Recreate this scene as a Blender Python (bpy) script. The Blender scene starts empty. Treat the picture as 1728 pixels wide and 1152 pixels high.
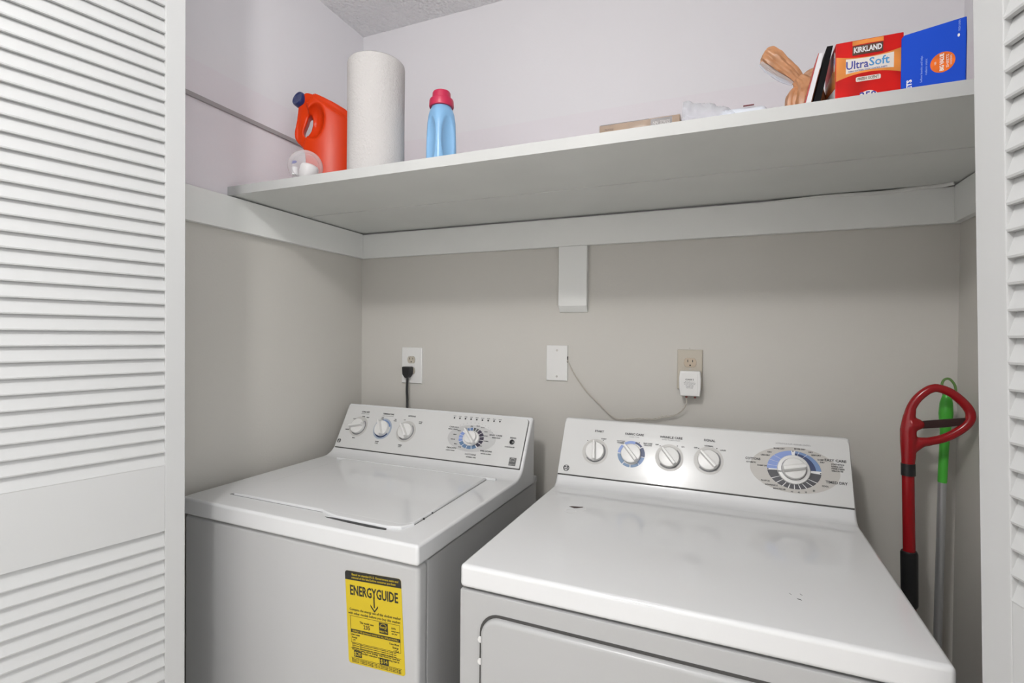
import bpy, bmesh, math, random
from mathutils import Vector, Matrix, Euler
random.seed(7)
scn = bpy.context.scene
COL = scn.collection
R = math.radians

# ------------------------------------------------------------------ camera
cam = bpy.data.cameras.new('camera')
cam.sensor_fit = 'HORIZONTAL'; cam.sensor_width = 36.0
cam.lens = 856.07 / 1728 * 36.0
cam.clip_start = 0.02
co = bpy.data.objects.new('camera', cam); COL.objects.link(co)
YAW, PIT, ROL = 0.3902370, -0.0112201, 0.0090070
_r = Vector((math.cos(YAW), math.sin(YAW), 0)); _w = Vector((-math.sin(YAW), math.cos(YAW), 0)); _u = Vector((0, 0, 1))
w2 = _w * math.cos(PIT) + _u * math.sin(PIT); u2 = _u * math.cos(PIT) - _w * math.sin(PIT)
r3 = _r * math.cos(ROL) + u2 * math.sin(ROL); u3 = u2 * math.cos(ROL) - _r * math.sin(ROL)
M = Matrix((r3, u3, -w2)).transposed().to_4x4(); M.translation = (1.28899, -1.59982, 1.32599)
co.matrix_world = M
scn.camera = co

# ------------------------------------------------------------------ light and exposure
wd = bpy.data.worlds.new('world'); scn.world = wd; wd.use_nodes = True
bg = wd.node_tree.nodes['Background']; bg.inputs[0].default_value = (0.97, 0.985, 1.0, 1); bg.inputs[1].default_value = 1.9
lt = bpy.data.lights.new('hall_lamp', 'POINT'); lt.energy = 25; lt.color = (1.0, 0.985, 0.97); lt.shadow_soft_size = 0.065
lo = bpy.data.objects.new('hall_lamp', lt); lo.location = (0.90, -1.88, 2.33); COL.objects.link(lo)
scn.view_settings.view_transform = 'Standard'; scn.view_settings.look = 'None'
scn.view_settings.gamma = 1; scn.view_settings.exposure = 0.49
scn.view_settings.use_curve_mapping = False

# ------------------------------------------------------------------ materials
def mat(name, col, rough=0.5, spec=0.5, metal=0.0, noise=0.0, nscale=20, bump=0.0, bscale=60, coat=0.0, trans=0.0, alpha=1.0, detail=3):
    m = bpy.data.materials.new(name); m.use_nodes = True
    nt = m.node_tree; b = nt.nodes['Principled BSDF']
    b.inputs['Base Color'].default_value = (*col, 1); b.inputs['Roughness'].default_value = rough
    b.inputs['Specular IOR Level'].default_value = spec; b.inputs['Metallic'].default_value = metal
    b.inputs['Coat Weight'].default_value = coat; b.inputs['Coat Roughness'].default_value = 0.08
    b.inputs['Transmission Weight'].default_value = trans; b.inputs['Alpha'].default_value = alpha
    tc = nt.nodes.new('ShaderNodeTexCoord')
    if noise:
        n = nt.nodes.new('ShaderNodeTexNoise'); n.inputs['Scale'].default_value = nscale; n.inputs['Detail'].default_value = detail
        rp = nt.nodes.new('ShaderNodeValToRGB')
        rp.color_ramp.elements[0].position = 0.3; rp.color_ramp.elements[1].position = 0.7
        rp.color_ramp.elements[0].color = (*[c * (1 - noise) for c in col], 1)
        rp.color_ramp.elements[1].color = (*[min(1, c * (1 + noise)) for c in col], 1)
        nt.links.new(tc.outputs['Object'], n.inputs['Vector']); nt.links.new(n.outputs['Fac'], rp.inputs[0])
        nt.links.new(rp.outputs[0], b.inputs['Base Color'])
    if bump:
        n2 = nt.nodes.new('ShaderNodeTexNoise'); n2.inputs['Scale'].default_value = bscale; n2.inputs['Detail'].default_value = 4
        bp = nt.nodes.new('ShaderNodeBump'); bp.inputs['Strength'].default_value = bump; bp.inputs['Distance'].default_value = 0.01
        nt.links.new(tc.outputs['Object'], n2.inputs['Vector']); nt.links.new(n2.outputs['Fac'], bp.inputs['Height'])
        nt.links.new(bp.outputs[0], b.inputs['Normal'])
    return m

def wall_mat():
    # lilac-grey above the shelf, warm grey below, a paler repainted field high on the wall
    m = mat('wall_paint', (0.5, 0.5, 0.5), 0.6, 0.35)
    nt = m.node_tree; b = nt.nodes['Principled BSDF']
    g = nt.nodes.new('ShaderNodeNewGeometry'); s = nt.nodes.new('ShaderNodeSeparateXYZ')
    nt.links.new(g.outputs['Position'], s.inputs[0])
    def step(z, wd_):
        a = nt.nodes.new('ShaderNodeMapRange'); a.inputs['From Min'].default_value = z - wd_; a.inputs['From Max'].default_value = z + wd_
        nt.links.new(s.outputs['Z'], a.inputs['Value']); return a.outputs[0]
    def mix(f, A, B):
        x = nt.nodes.new('ShaderNodeMix'); x.data_type = 'RGBA'
        nt.links.new(f, x.inputs[0])
        for i, c in ((6, A), (7, B)):
            if isinstance(c, tuple): x.inputs[i].default_value = (*c, 1)
            else: nt.links.new(c, x.inputs[i])
        return x.outputs[2]
    c = mix(step(1.70, 0.004), LOWER, UPPER)
    c = mix(step(2.045, 0.002), c, UPPER2)
    n = nt.nodes.new('ShaderNodeTexNoise'); n.inputs['Scale'].default_value = 1.4; n.inputs['Detail'].default_value = 2
    nt.links.new(g.outputs['Position'], n.inputs['Vector'])
    mr = nt.nodes.new('ShaderNodeMapRange'); mr.inputs['To Min'].default_value = 0.97; mr.inputs['To Max'].default_value = 1.03
    nt.links.new(n.outputs['Fac'], mr.inputs['Value'])
    v = nt.nodes.new('ShaderNodeVectorMath'); v.operation = 'SCALE'
    nt.links.new(c, v.inputs[0]); nt.links.new(mr.outputs[0], v.inputs['Scale'])
    nt.links.new(v.outputs[0], b.inputs['Base Color'])
    n2 = nt.nodes.new('ShaderNodeTexNoise'); n2.inputs['Scale'].default_value = 160
    bp = nt.nodes.new('ShaderNodeBump'); bp.inputs['Strength'].default_value = 0.06; bp.inputs['Distance'].default_value = 0.004
    nt.links.new(g.outputs['Position'], n2.inputs['Vector']); nt.links.new(n2.outputs['Fac'], bp.inputs['Height'])
    nt.links.new(bp.outputs[0], b.inputs['Normal'])
    return m

LOWER = (0.585, 0.565, 0.525); UPPER = (0.77, 0.735, 0.77); UPPER2 = (0.775, 0.76, 0.785)
WALL = wall_mat()
HALLP = mat('hall_paint', (0.80, 0.79, 0.78), 0.7, 0.3)
CEIL = mat('popcorn_ceiling', (0.90, 0.90, 0.91), 0.9, 0.2)
def popcorn(m):
    nt = m.node_tree; b = nt.nodes['Principled BSDF']
    g = nt.nodes.new('ShaderNodeNewGeometry')
    n = nt.nodes.new('ShaderNodeTexVoronoi'); n.inputs['Scale'].default_value = 95; n.inputs['Randomness'].default_value = 1
    n3 = nt.nodes.new('ShaderNodeTexNoise'); n3.inputs['Scale'].default_value = 60; n3.inputs['Detail'].default_value = 5
    ad = nt.nodes.new('ShaderNodeMath'); ad.operation = 'SUBTRACT'
    nt.links.new(g.outputs['Position'], n.inputs['Vector']); nt.links.new(g.outputs['Position'], n3.inputs['Vector'])
    nt.links.new(n3.outputs['Fac'], ad.inputs[0]); nt.links.new(n.outputs['Distance'], ad.inputs[1])
    bp = nt.nodes.new('ShaderNodeBump'); bp.inputs['Strength'].default_value = 0.7; bp.inputs['Distance'].default_value = 0.010
    nt.links.new(ad.outputs[0], bp.inputs['Height']); nt.links.new(bp.outputs[0], b.inputs['Normal'])
popcorn(CEIL)
FLOOR = mat('floor_carpet', (0.52, 0.48, 0.43), 0.9, 0.2, noise=0.1, nscale=80)
TRIM = mat('white_trim_paint', (0.80, 0.805, 0.785), 0.42, 0.4, noise=0.015, nscale=6, bump=0.03, bscale=40)
EDGE_DIM = mat('shelf_edge_dimmed', (0.52, 0.525, 0.515), 0.5, 0.3, noise=0.03, nscale=5, bump=0.05, bscale=25)  # shelf white darkened to offset the strong lamp light on the edge
SHELFP = mat('white_shelf_paint', (0.67, 0.68, 0.66), 0.42, 0.4, noise=0.03, nscale=5, bump=0.05, bscale=25)
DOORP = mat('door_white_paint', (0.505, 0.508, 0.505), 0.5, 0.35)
GREYT = mat('grey_batten', (0.36, 0.335, 0.34), 0.6)
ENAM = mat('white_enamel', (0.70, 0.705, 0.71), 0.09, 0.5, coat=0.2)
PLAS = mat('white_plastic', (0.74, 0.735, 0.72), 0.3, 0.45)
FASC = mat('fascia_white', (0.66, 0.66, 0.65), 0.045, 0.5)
DRYC = mat('dryer_cabinet_dimmed', (0.43, 0.431, 0.43), 0.28, 0.45)  # same white as the top, darkened for the weaker light on the front
CABI = mat('cabinet_white_dimmed', (0.49, 0.491, 0.49), 0.28, 0.45)  # enamel white with the dimmer light on upright faces put in
SEAM = mat('seam_dark', (0.06, 0.058, 0.055), 0.7)
SEAMG = mat('seam_grey', (0.20, 0.20, 0.20), 0.7)
INK = mat('ink_dark', (0.035, 0.035, 0.04), 0.6)
INKG = mat('ink_grey', (0.22, 0.22, 0.23), 0.6)
BLACK = mat('black_plastic', (0.012, 0.012, 0.013), 0.4)
GLOSSK = mat('black_gloss', (0.02, 0.02, 0.022), 0.12)
RINGG = mat('ring_grey', (0.52, 0.51, 0.49), 0.4)
OVALG = mat('oval_beige_grey', (0.50, 0.48, 0.45), 0.4)
OVALW = mat('oval_cool_grey', (0.52, 0.52, 0.515), 0.4)
BLUEL = mat('dial_light_blue', (0.22, 0.31, 0.62), 0.4)
BLUEM = mat('dial_mid_blue', (0.16, 0.25, 0.45), 0.4)
BLUES = mat('dial_steel_blue', (0.13, 0.22, 0.36), 0.4)
NAVY = mat('dial_navy', (0.03, 0.05, 0.13), 0.4)
CHAR = mat('dial_charcoal', (0.07, 0.07, 0.08), 0.4)
WHITEP = mat('white_print', (0.78, 0.78, 0.78), 0.5)
YELL = mat('energy_yellow', (0.60, 0.45, 0.012), 0.45)
PAPERT = mat('paper_towel', (0.53, 0.51, 0.50), 0.95, 0.1, bump=0.35, bscale=170)
CARDB = mat('cardboard_core', (0.4, 0.28, 0.17), 0.9)
ORANGE = mat('orange_plastic', (0.64, 0.042, 0.005), 0.3, 0.16)
NAVYC = mat('navy_cap', (0.012, 0.025, 0.12), 0.3)
SKYB = mat('sky_blue_plastic', (0.22, 0.43, 0.68), 0.28, 0.5)
CRIM = mat('crimson_cap', (0.50, 0.018, 0.07), 0.35)
REDBX = mat('red_card', (0.58, 0.008, 0.006), 0.45, 0.25, noise=0.25, nscale=18, detail=1)
ORBX = mat('orange_card', (0.75, 0.26, 0.05), 0.35, noise=0.2, nscale=25, detail=1)
CREAM = mat('cream_card', (0.78, 0.72, 0.66), 0.4)
BROWNP = mat('brown_print', (0.09, 0.04, 0.025), 0.5)
INKB = mat('ink_blue', (0.05, 0.06, 0.32), 0.5)
INKC = mat('ink_cyan', (0.08, 0.30, 0.60), 0.5)
BLUEB = mat('blue_card', (0.004, 0.065, 0.55), 0.6, 0.15)
PALEB = mat('pale_blue_print', (0.25, 0.40, 0.85), 0.5)
ORP = mat('orange_print', (0.78, 0.15, 0.012), 0.6, 0.2, noise=0.2, nscale=60, detail=1)
KRAFT = mat('kraft_card', (0.30, 0.195, 0.12), 0.5, noise=0.12, nscale=30)
DARKL = mat('dark_label', (0.07, 0.05, 0.05), 0.35)
BROWNBAG = mat('brown_plastic', (0.50, 0.24, 0.115), 0.35, 0.5, noise=0.25, nscale=30)
REDP = mat('red_plastic', (0.30, 0.006, 0.010), 0.22, 0.5)
GREENP = mat('green_plastic', (0.07, 0.46, 0.045), 0.4)
GREEND = mat('dark_green_loop', (0.12, 0.24, 0.06), 0.5)
ALU = mat('aluminium', (0.55, 0.56, 0.57), 0.35, metal=0.7)
BEIGE = mat('beige_plastic', (0.50, 0.455, 0.38), 0.4)
BEIGED = mat('beige_socket', (0.50, 0.41, 0.31), 0.4)
PLATE = mat('white_plate', (0.76, 0.755, 0.74), 0.35)
BRASS = mat('screw_metal', (0.5, 0.48, 0.45), 0.4, metal=0.6)
WIREM = mat('bell_wire', (0.55, 0.51, 0.45), 0.5)
PAPER = mat('white_paper', (0.74, 0.74, 0.76), 0.6)

def clear_plastic(name, tint=(1, 1, 1), a=0.25, rough=0.08):
    m = bpy.data.materials.new(name); m.use_nodes = True; nt = m.node_tree
    b = nt.nodes['Principled BSDF']; out = nt.nodes['Material Output']
    b.inputs['Base Color'].default_value = (*[0.85 * t for t in tint], 1); b.inputs['Roughness'].default_value = rough
    tr = nt.nodes.new('ShaderNodeBsdfTransparent'); tr.inputs[0].default_value = (*tint, 1)
    lw = nt.nodes.new('ShaderNodeLayerWeight'); lw.inputs[0].default_value = 0.35
    mr = nt.nodes.new('ShaderNodeMapRange'); mr.inputs['To Min'].default_value = a * 0.6; mr.inputs['To Max'].default_value = min(1, a * 2.6)
    mx = nt.nodes.new('ShaderNodeMixShader')
    nt.links.new(lw.outputs['Facing'], mr.inputs['Value']); nt.links.new(mr.outputs[0], mx.inputs[0])
    nt.links.new(tr.outputs[0], mx.inputs[1]); nt.links.new(b.outputs[0], mx.inputs[2]); nt.links.new(mx.outputs[0], out.inputs[0])
    return m
CLEAR = clear_plastic('clear_plastic', (0.97, 0.96, 0.97), 0.26)
FILM = clear_plastic('plastic_film', (0.96, 0.97, 1.0), 0.30, 0.15)
FILMW = clear_plastic('milky_film', (0.92, 0.95, 1.0), 0.55, 0.2)
SHRINK = clear_plastic('shrink_wrap', (1, 1, 1), 0.06, 0.05)

# ------------------------------------------------------------------ helpers
def tag(o, label=None, cat=None, group=None, kind=None):
    if label: o['label'] = label
    if cat: o['category'] = cat
    if group: o['group'] = group
    if kind: o['kind'] = kind
    return o

def thing(name, label, cat, loc=(0, 0, 0), rz=0, group=None):
    o = bpy.data.objects.new(name, None); COL.objects.link(o); o.empty_display_size = 0.05
    o.location = loc; o.rotation_euler = (0, 0, rz)
    return tag(o, label, cat, group)

def link(name, me, parent=None):
    o = bpy.data.objects.new(name, me); COL.objects.link(o)
    if parent: o.parent = parent
    return o

def build(name, bm, m, parent=None, smooth=None, loc=None, rot=None):
    """bmesh -> one mesh object; smooth = crease angle in degrees"""
    bmesh.ops.recalc_face_normals(bm, faces=bm.faces[:])
    me = bpy.data.meshes.new(name); bm.to_mesh(me); bm.free()
    for x in (m if isinstance(m, (list, tuple)) else [m]): me.materials.append(x)
    if smooth:
        me.shade_smooth(); me.set_sharp_from_angle(angle=R(smooth))
    o = link(name, me, parent)
    if smooth:
        w = o.modifiers.new('wn', 'WEIGHTED_NORMAL'); w.keep_sharp = True; w.weight = 80
    if loc is not None: o.location = loc
    if rot is not None: o.rotation_euler = rot
    return o

def box(bm, x0, x1, y0, y1, z0, z1):
    r = bmesh.ops.create_cube(bm, size=1)
    for v in r['verts']:
        v.co = Vector((x0 + (v.co.x + .5) * (x1 - x0), y0 + (v.co.y + .5) * (y1 - y0), z0 + (v.co.z + .5) * (z1 - z0)))
    return r['verts']

def bevel(bm, w, seg=3, ang=35, sel=None):
    bmesh.ops.recalc_face_normals(bm, faces=bm.faces[:])
    es = [e for e in bm.edges if len(e.link_faces) == 2 and e.calc_face_angle(0) > R(ang) and (sel is None or sel(e))]
    if es: bmesh.ops.bevel(bm, geom=es, offset=w, segments=seg, profile=0.5, affect='EDGES', clamp_overlap=True)

def bbox_obj(name, dims, m, parent=None, bv=0.002, seg=2):
    bm = bmesh.new(); box(bm, *dims)
    if bv: bevel(bm, bv, seg)
    return build(name, bm, m, parent, 40 if bv else None)

def prism(bm, pts, axis, a, b):
    """extrude polygon pts along axis (0:x -> pts are (y,z); 1:y -> (x,z); 2:z -> (x,y)) from a to b"""
    def P(p, t):
        return Vector((t, p[0], p[1])) if axis == 0 else Vector((p[0], t, p[1])) if axis == 1 else Vector((p[0], p[1], t))
    A = [bm.verts.new(P(p, a)) for p in pts]; B = [bm.verts.new(P(p, b)) for p in pts]
    n = len(pts)
    bm.faces.new(A); bm.faces.new(B[::-1])
    for i in range(n):
        bm.faces.new((A[i], B[i], B[(i + 1) % n], A[(i + 1) % n]))

def cyl(bm, p0, p1, r0, r1=None, seg=24, caps=True):
    p0, p1 = Vector(p0), Vector(p1); r1 = r0 if r1 is None else r1
    d = (p1 - p0); L = d.length
    q = Vector((0, 0, 1)).rotation_difference(d.normalized()).to_matrix().to_4x4()
    bmesh.ops.create_cone(bm, cap_ends=caps, segments=seg, radius1=r0, radius2=max(r1, 1e-5), depth=L,
                          matrix=Matrix.Translation((p0 + p1) / 2) @ q)

def lathe(bm, prof, seg=32, mtx=None):
    """prof: list of (r, z); revolved about z"""
    rings = []
    for r, z in prof:
        if r < 1e-6:
            rings.append([bm.verts.new((0, 0, z))])
        else:
            rings.append([bm.verts.new((r * math.cos(2 * math.pi * i / seg), r * math.sin(2 * math.pi * i / seg), z)) for i in range(seg)])
    for a, b in zip(rings, rings[1:]):
        for i in range(seg):
            j = (i + 1) % seg
            if len(a) == 1 and len(b) == 1: continue
            if len(a) == 1: bm.faces.new((a[0], b[i], b[j]))
            elif len(b) == 1: bm.faces.new((a[i], a[j], b[0]))
            else: bm.faces.new((a[i], a[j], b[j], b[i]))
    if mtx is not None:
        for ring in rings:
            for v in ring: v.co = mtx @ v.co

def tube(bm, pts, rad, seg=10, closed=False, caps=True):
    """swept tube through pts with per-point radii"""
    pts = [Vector(p) for p in pts]; n = len(pts)
    if not isinstance(rad, (list, tuple)): rad = [rad] * n
    rings = []; up = None
    for i in range(n):
        a = pts[(i - 1) % n] if (closed or i > 0) else pts[i]
        b = pts[(i + 1) % n] if (closed or i < n - 1) else pts[i]
        t = (b - a).normalized()
        if up is None:
            up = Vector((0, 0, 1)) if abs(t.z) < 0.9 else Vector((0, 1, 0))
        s = t.cross(up).normalized(); up = s.cross(t).normalized()
        rings.append([bm.verts.new(pts[i] + (s * math.cos(2 * math.pi * k / seg) + up * math.sin(2 * math.pi * k / seg)) * rad[i]) for k in range(seg)])
    rr = list(zip(rings, rings[1:])) + ([(rings[-1], rings[0])] if closed else [])
    for a, b in rr:
        off = 0
        if closed and a is rings[-1]:
            off = min(range(seg), key=lambda o: (a[0].co - b[o].co).length)
        for k in range(seg):
            bm.faces.new((a[k], a[(k + 1) % seg], b[(k + 1 + off) % seg], b[(k + off) % seg]))
    if caps and not closed:
        bm.faces.new(rings[0][::-1]); bm.faces.new(rings[-1])

def spline(pts, n=8, closed=False):
    pts = [Vector(p) for p in pts]; N = len(pts); out = []
    rng = range(N if closed else N - 1)
    for i in rng:
        p1, p2 = pts[i], pts[(i + 1) % N]
        p0 = pts[(i - 1) % N] if (closed or i > 0) else p1
        p3 = pts[(i + 2) % N] if (closed or i + 2 < N) else p2
        for k in range(n):
            t = k / n
            out.append(0.5 * ((2 * p1) + (-p0 + p2) * t + (2 * p0 - 5 * p1 + 4 * p2 - p3) * t * t + (-p0 + 3 * p1 - 3 * p2 + p3) * t ** 3))
    if not closed: out.append(pts[-1])
    return out

def rrect(x0, x1, y0, y1, r, seg=6, corners=(1, 1, 1, 1)):
    """rounded rectangle outline; corners bl, br, tr, tl"""
    out = []
    for (cx, cy, a0, on) in ((x0 + r, y0 + r, 180, corners[0]), (x1 - r, y0 + r, 270, corners[1]), (x1 - r, y1 - r, 0, corners[2]), (x0 + r, y1 - r, 90, corners[3])):
        if on:
            for k in range(seg + 1):
                a = R(a0 + 90 * k / seg); out.append((cx + r * math.cos(a), cy + r * math.sin(a)))
        else:
            a = R(a0 + 45); out.append((cx + r * (1 if math.cos(a) > 0 else -1), cy + r * (1 if math.sin(a) > 0 else -1)))
    return out

def flat(bm, pts, mtx, t=0.0004, z=0.0):
    """thin printed shape: polygon in the (u, v) plane of mtx, thickness t, lifted z"""
    A = [bm.verts.new(mtx @ Vector((p[0], p[1], z))) for p in pts]; B = [bm.verts.new(mtx @ Vector((p[0], p[1], z + t))) for p in pts]
    n = len(pts); bm.faces.new(A[::-1]); bm.faces.new(B)
    for i in range(n): bm.faces.new((A[i], A[(i + 1) % n], B[(i + 1) % n], B[i]))

def sector(bm, mtx, c, ri, ro, a0, a1, t=0.0004, z=0.0, ky=1.0, seg=None):
    """annulus sector (degrees, ccw), ri / ro radii along u, ky squeezes v"""
    seg = seg or max(2, int(abs(a1 - a0) / 7))
    rx_i, ry_i = (ri if isinstance(ri, tuple) else (ri, ri * ky)); rx_o, ry_o = (ro if isinstance(ro, tuple) else (ro, ro * ky))
    rows = []
    for k in range(seg + 1):
        a = R(a0 + (a1 - a0) * k / seg); cs, sn = math.cos(a), math.sin(a)
        pi = (c[0] + rx_i * cs, c[1] + ry_i * sn); po = (c[0] + rx_o * cs, c[1] + ry_o * sn)
        rows.append([bm.verts.new(mtx @ Vector((*q, zz))) for q in (pi, po) for zz in (z, z + t)])
    for a, b in zip(rows, rows[1:]):
        bm.faces.new((a[1], a[3], b[3], b[1])); bm.faces.new((a[3], a[2], b[2], b[3])); bm.faces.new((a[0], a[1], b[1], b[0]))
    if abs(a1 - a0) < 359.9:
        for q in (rows[0], rows[-1]): bm.faces.new((q[0], q[1], q[3], q[2]))

def ellipse(c, rx, ry, n=40):
    return [(c[0] + rx * math.cos(2 * math.pi * k / n), c[1] + ry * math.sin(2 * math.pi * k / n)) for k in range(n)]

FONT = None
def text(bm, s, mtx, pos, h, z=0.0, align='CENTER', sx=1.0, rot=0.0, bold=0.0, t=0.0003, maxw=None):
    """lettering added to bm; h = cap height"""
    cu = bpy.data.curves.new('t', 'FONT'); cu.body = s; cu.size = h / 0.69; cu.align_x = align; cu.align_y = 'CENTER'
    cu.resolution_u = 2; cu.offset = bold * h; cu.extrude = t / 2
    ob = bpy.data.objects.new('t', cu); COL.objects.link(ob)
    dg = bpy.context.evaluated_depsgraph_get(); ev = ob.evaluated_get(dg); me = ev.to_mesh()
    if maxw and me.vertices:
        wdt = max(v.co.x for v in me.vertices) - min(v.co.x for v in me.vertices)
        sx = maxw / max(wdt, 1e-6)
    T = mtx @ Matrix.Translation((pos[0], pos[1], z + t / 2)) @ Matrix.Rotation(R(rot), 4, 'Z') @ Matrix.Diagonal((sx, 1, 1, 1))
    vs = [bm.verts.new(T @ v.co) for v in me.vertices]
    for p in me.polygons:
        try: bm.faces.new([vs[i] for i in p.vertices])
        except ValueError: pass
    ev.to_mesh_clear(); bpy.data.objects.remove(ob); bpy.data.curves.remove(cu)

def evaluated(o):
    """apply an object's modifiers"""
    dg = bpy.context.evaluated_depsgraph_get()
    me = bpy.data.meshes.new_from_object(o.evaluated_get(dg))
    old = o.data; o.modifiers.clear(); o.data = me
    me.name = old.name; bpy.data.meshes.remove(old)
    return o

def struct(name, dims, m, bv=0.0):
    return tag(bbox_obj(name, dims, m, None, bv), kind='structure')

# ------------------------------------------------------------------ the setting
W = 1.8389; CZ = 2.4711
struct('wall_back', (-0.1, W + 0.1, 0.0, 0.1, 0, CZ), WALL)
struct('wall_left', (-0.1, 0.0, -0.97, 0.0, 0, CZ), WALL)
struct('wall_right', (W, W + 0.1, -0.97, 0.0, 0, CZ), WALL)
struct('ceiling', (-0.9, W + 0.9, -3.2, 0.1, CZ, CZ + 0.08), CEIL)
struct('floor', (-0.9, W + 0.9, -3.2, 0.1, -0.08, 0), FLOOR)
struct('wall_hall', (-0.9, W + 0.9, -3.0, -2.9, 0, CZ), HALLP)
struct('wall_added_left', (-1.0, -0.9, -3.0, -2.0, 0, CZ), HALLP)  # unseen wall added to shape the fill, cut short to admit world light
struct('wall_front_left', (-0.9, -0.1, -0.97, -0.85, 0, CZ), HALLP)
struct('wall_front_right', (W + 0.1, W + 0.9, -0.97, -0.85, 0, CZ), HALLP)
struct('trim_1', (0.0, 0.007, -0.95, -0.01, 1.943, 1.955), GREYT, 0.001)

# louvred folding doors: two leaves per side, the near leaf in view
PITCH = 0.02773; Z0 = 1.5222
def leaf(root, F, D, nrm, width=0.38, SW=0.0375):
    """one louvred leaf in root's space: F = end at the track, D = direction towards the free knuckle, nrm = the face that shows"""
    D = Vector((*D, 0)).normalized(); nrm = Vector((*nrm, 0)).normalized()
    mt = Matrix((D, -nrm, Vector((0, 0, 1)))).transposed().to_4x4(); mt.translation = Vector((*F, 0))
    TH = 0.028; top = 2.44; bot = 0.02
    def put(name, bm, sm=40):
        o = build(name, bm, DOORP, root, sm); o.matrix_local = mt; return o
    for a, b in ((0, SW), (width - SW, width)):
        bm = bmesh.new(); box(bm, a, b, 0, TH, bot, top); bevel(bm, 0.002, 2); put('stile', bm)
    for z0, z1 in ((bot, 0.155), (0.9165, 1.0525), (2.36, top)):
        bm = bmesh.new(); box(bm, SW, width - SW, 0.001, TH - 0.001, z0, z1); put('rail', bm, None)
    # a slat: lower edge at the front, upper edge at the back
    t, L, th = R(18.5), 0.0370, 0.0060
    c, s = math.cos(t), math.sin(t)
    sec = [(0.0012, 0.0), (0.0012 - 0.0008, 0.0025), (0.0012 + L * s - th * c * 0.2, L * c), (0.0012 + L * s + th * c, L * c - th * s), (0.0012 + th * c, -th * s * 0.25)]
    sec = [(min(y, TH - 0.001), z) for y, z in sec]
    bm = bmesh.new(); prism(bm, sec, 0, SW - 0.001, width - SW + 0.001)
    bmesh.ops.recalc_face_normals(bm, faces=bm.faces[:])
    me = bpy.data.meshes.new('slat'); bm.to_mesh(me); bm.free(); me.materials.append(DOORP)
    k0 = math.floor((Z0 - 0.155) / PITCH)
    for k in range(-k0, 40):
        z = Z0 + k * PITCH
        if z < 0.155 or z + 0.0277 > 2.362 or (0.8975 < z < 1.047): continue
        o = link('slat', me, root); o.matrix_local = mt @ Matrix.Translation((0, 0, z))

d1 = tag(thing('door_1', None, None), kind='structure')
a1 = R(13.8); DL = (-math.sin(a1), -math.cos(a1)); FL = (0.2417, -0.87)
leaf(d1, FL, DL, (math.cos(a1), -math.sin(a1)))
NL = (FL[0] + DL[0] * 0.385 - 0.006, FL[1] + DL[1] * 0.385)
e = Vector((0.012 - NL[0], -0.885 - NL[1])).normalized()
leaf(d1, (NL[0] - 0.03, NL[1]), (e.x, e.y), (-abs(e.y), -abs(e.x)), 0.365)
d2 = tag(thing('door_2', None, None), kind='structure')
a2 = R(14.0); DR = (math.sin(a2), -math.cos(a2)); FR = (1.5562, -0.87)
leaf(d2, FR, DR, (-math.cos(a2), -math.sin(a2)), 0.38, 0.0425)
NR = (FR[0] + DR[0] * 0.385 + 0.006, FR[1] + DR[1] * 0.385)
e = Vector((W - 0.055 - NR[0], -0.885 - NR[1])).normalized()
leaf(d2, (NR[0] + 0.03, NR[1]), (e.x, e.y), (abs(e.y), -abs(e.x)), 0.355)
# this pair has sagged on its pivots and leans a little
lean = Matrix.Rotation(R(-1.5), 4, 'Y'); pv = Vector((FR[0], FR[1], 1.335))
d2.matrix_world = Matrix.Translation(pv) @ lean @ Matrix.Translation(-pv)

# ------------------------------------------------------------------ shelf
sh = thing('closet_shelf', 'long white painted board shelf on wall cleats above the washer and dryer', 'shelf', (0, 0, 1.7375))
def shp(name, dims, bv=0.0015, m=None):
    x0, x1, y0, y1, z0, z1 = dims
    return bbox_obj(name, (x0, x1, y0, y1, z0 - 1.7375, z1 - 1.7375), m or SHELFP, sh, bv)
shp('shelf_board', (0.001, W - 0.001, -0.5806, -0.3035, 1.7125, 1.7375), 0.0025)
shp('shelf_board', (0.001, W - 0.001, -0.3010, -0.002, 1.7120, 1.7360), 0.0015)
shp('edge_strip', (0.001, W - 0.001, -0.5820, -0.5804, 1.7125, 1.7375), 0.0006, EDGE_DIM)  # added strip, darker than the boards to tone down the lit front
shp('cleat', (0.001, 0.019, -0.96, -0.0195, 1.6165, 1.7085), 0.0015, TRIM)
shp('cleat', (0.001, W - 0.001, -0.019, -0.0005, 1.6160, 1.7060), 0.0015, TRIM)
shp('cleat', (W - 0.019, W - 0.001, -0.96, -0.0195, 1.6165, 1.7085), 0.0015, TRIM)
bm = bmesh.new(); prism(bm, [(-0.0005, 1.6155 - 1.7375), (-0.021, 1.6155 - 1.7375), (-0.021, 1.424 - 1.7375), (-0.004, 1.404 - 1.7375), (-0.0005, 1.404 - 1.7375)], 0, 0.8005, 0.894)
bevel(bm, 0.0012, 2, 25); build('support_block', bm, TRIM, sh, 30)
# bead of loose caulk along the right end of the back cleat
bm = bmesh.new()
tube(bm, spline([(1.42, -0.021, -0.0325), (1.55, -0.0215, -0.0300), (1.66, -0.0215, -0.0330), (1.74, -0.022, -0.0295), (1.79, -0.026, -0.0290), (1.812, -0.040, -0.0290)], 6), [0.0015 + 0.0035 * min(1, i / 10) for i in range(31)], 8)
build('caulk_bead', bm, PLATE, sh, 60)

# ------------------------------------------------------------------ appliance helpers
def panel_mtx(ys, zs, yt, zt):
    V = Vector((0, yt - ys, zt - zs)).normalized(); X = Vector((1, 0, 0)); N = X.cross(V)
    m = Matrix((X, V, N)).transposed().to_4x4(); m.translation = (0, ys, zs)
    return m

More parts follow.
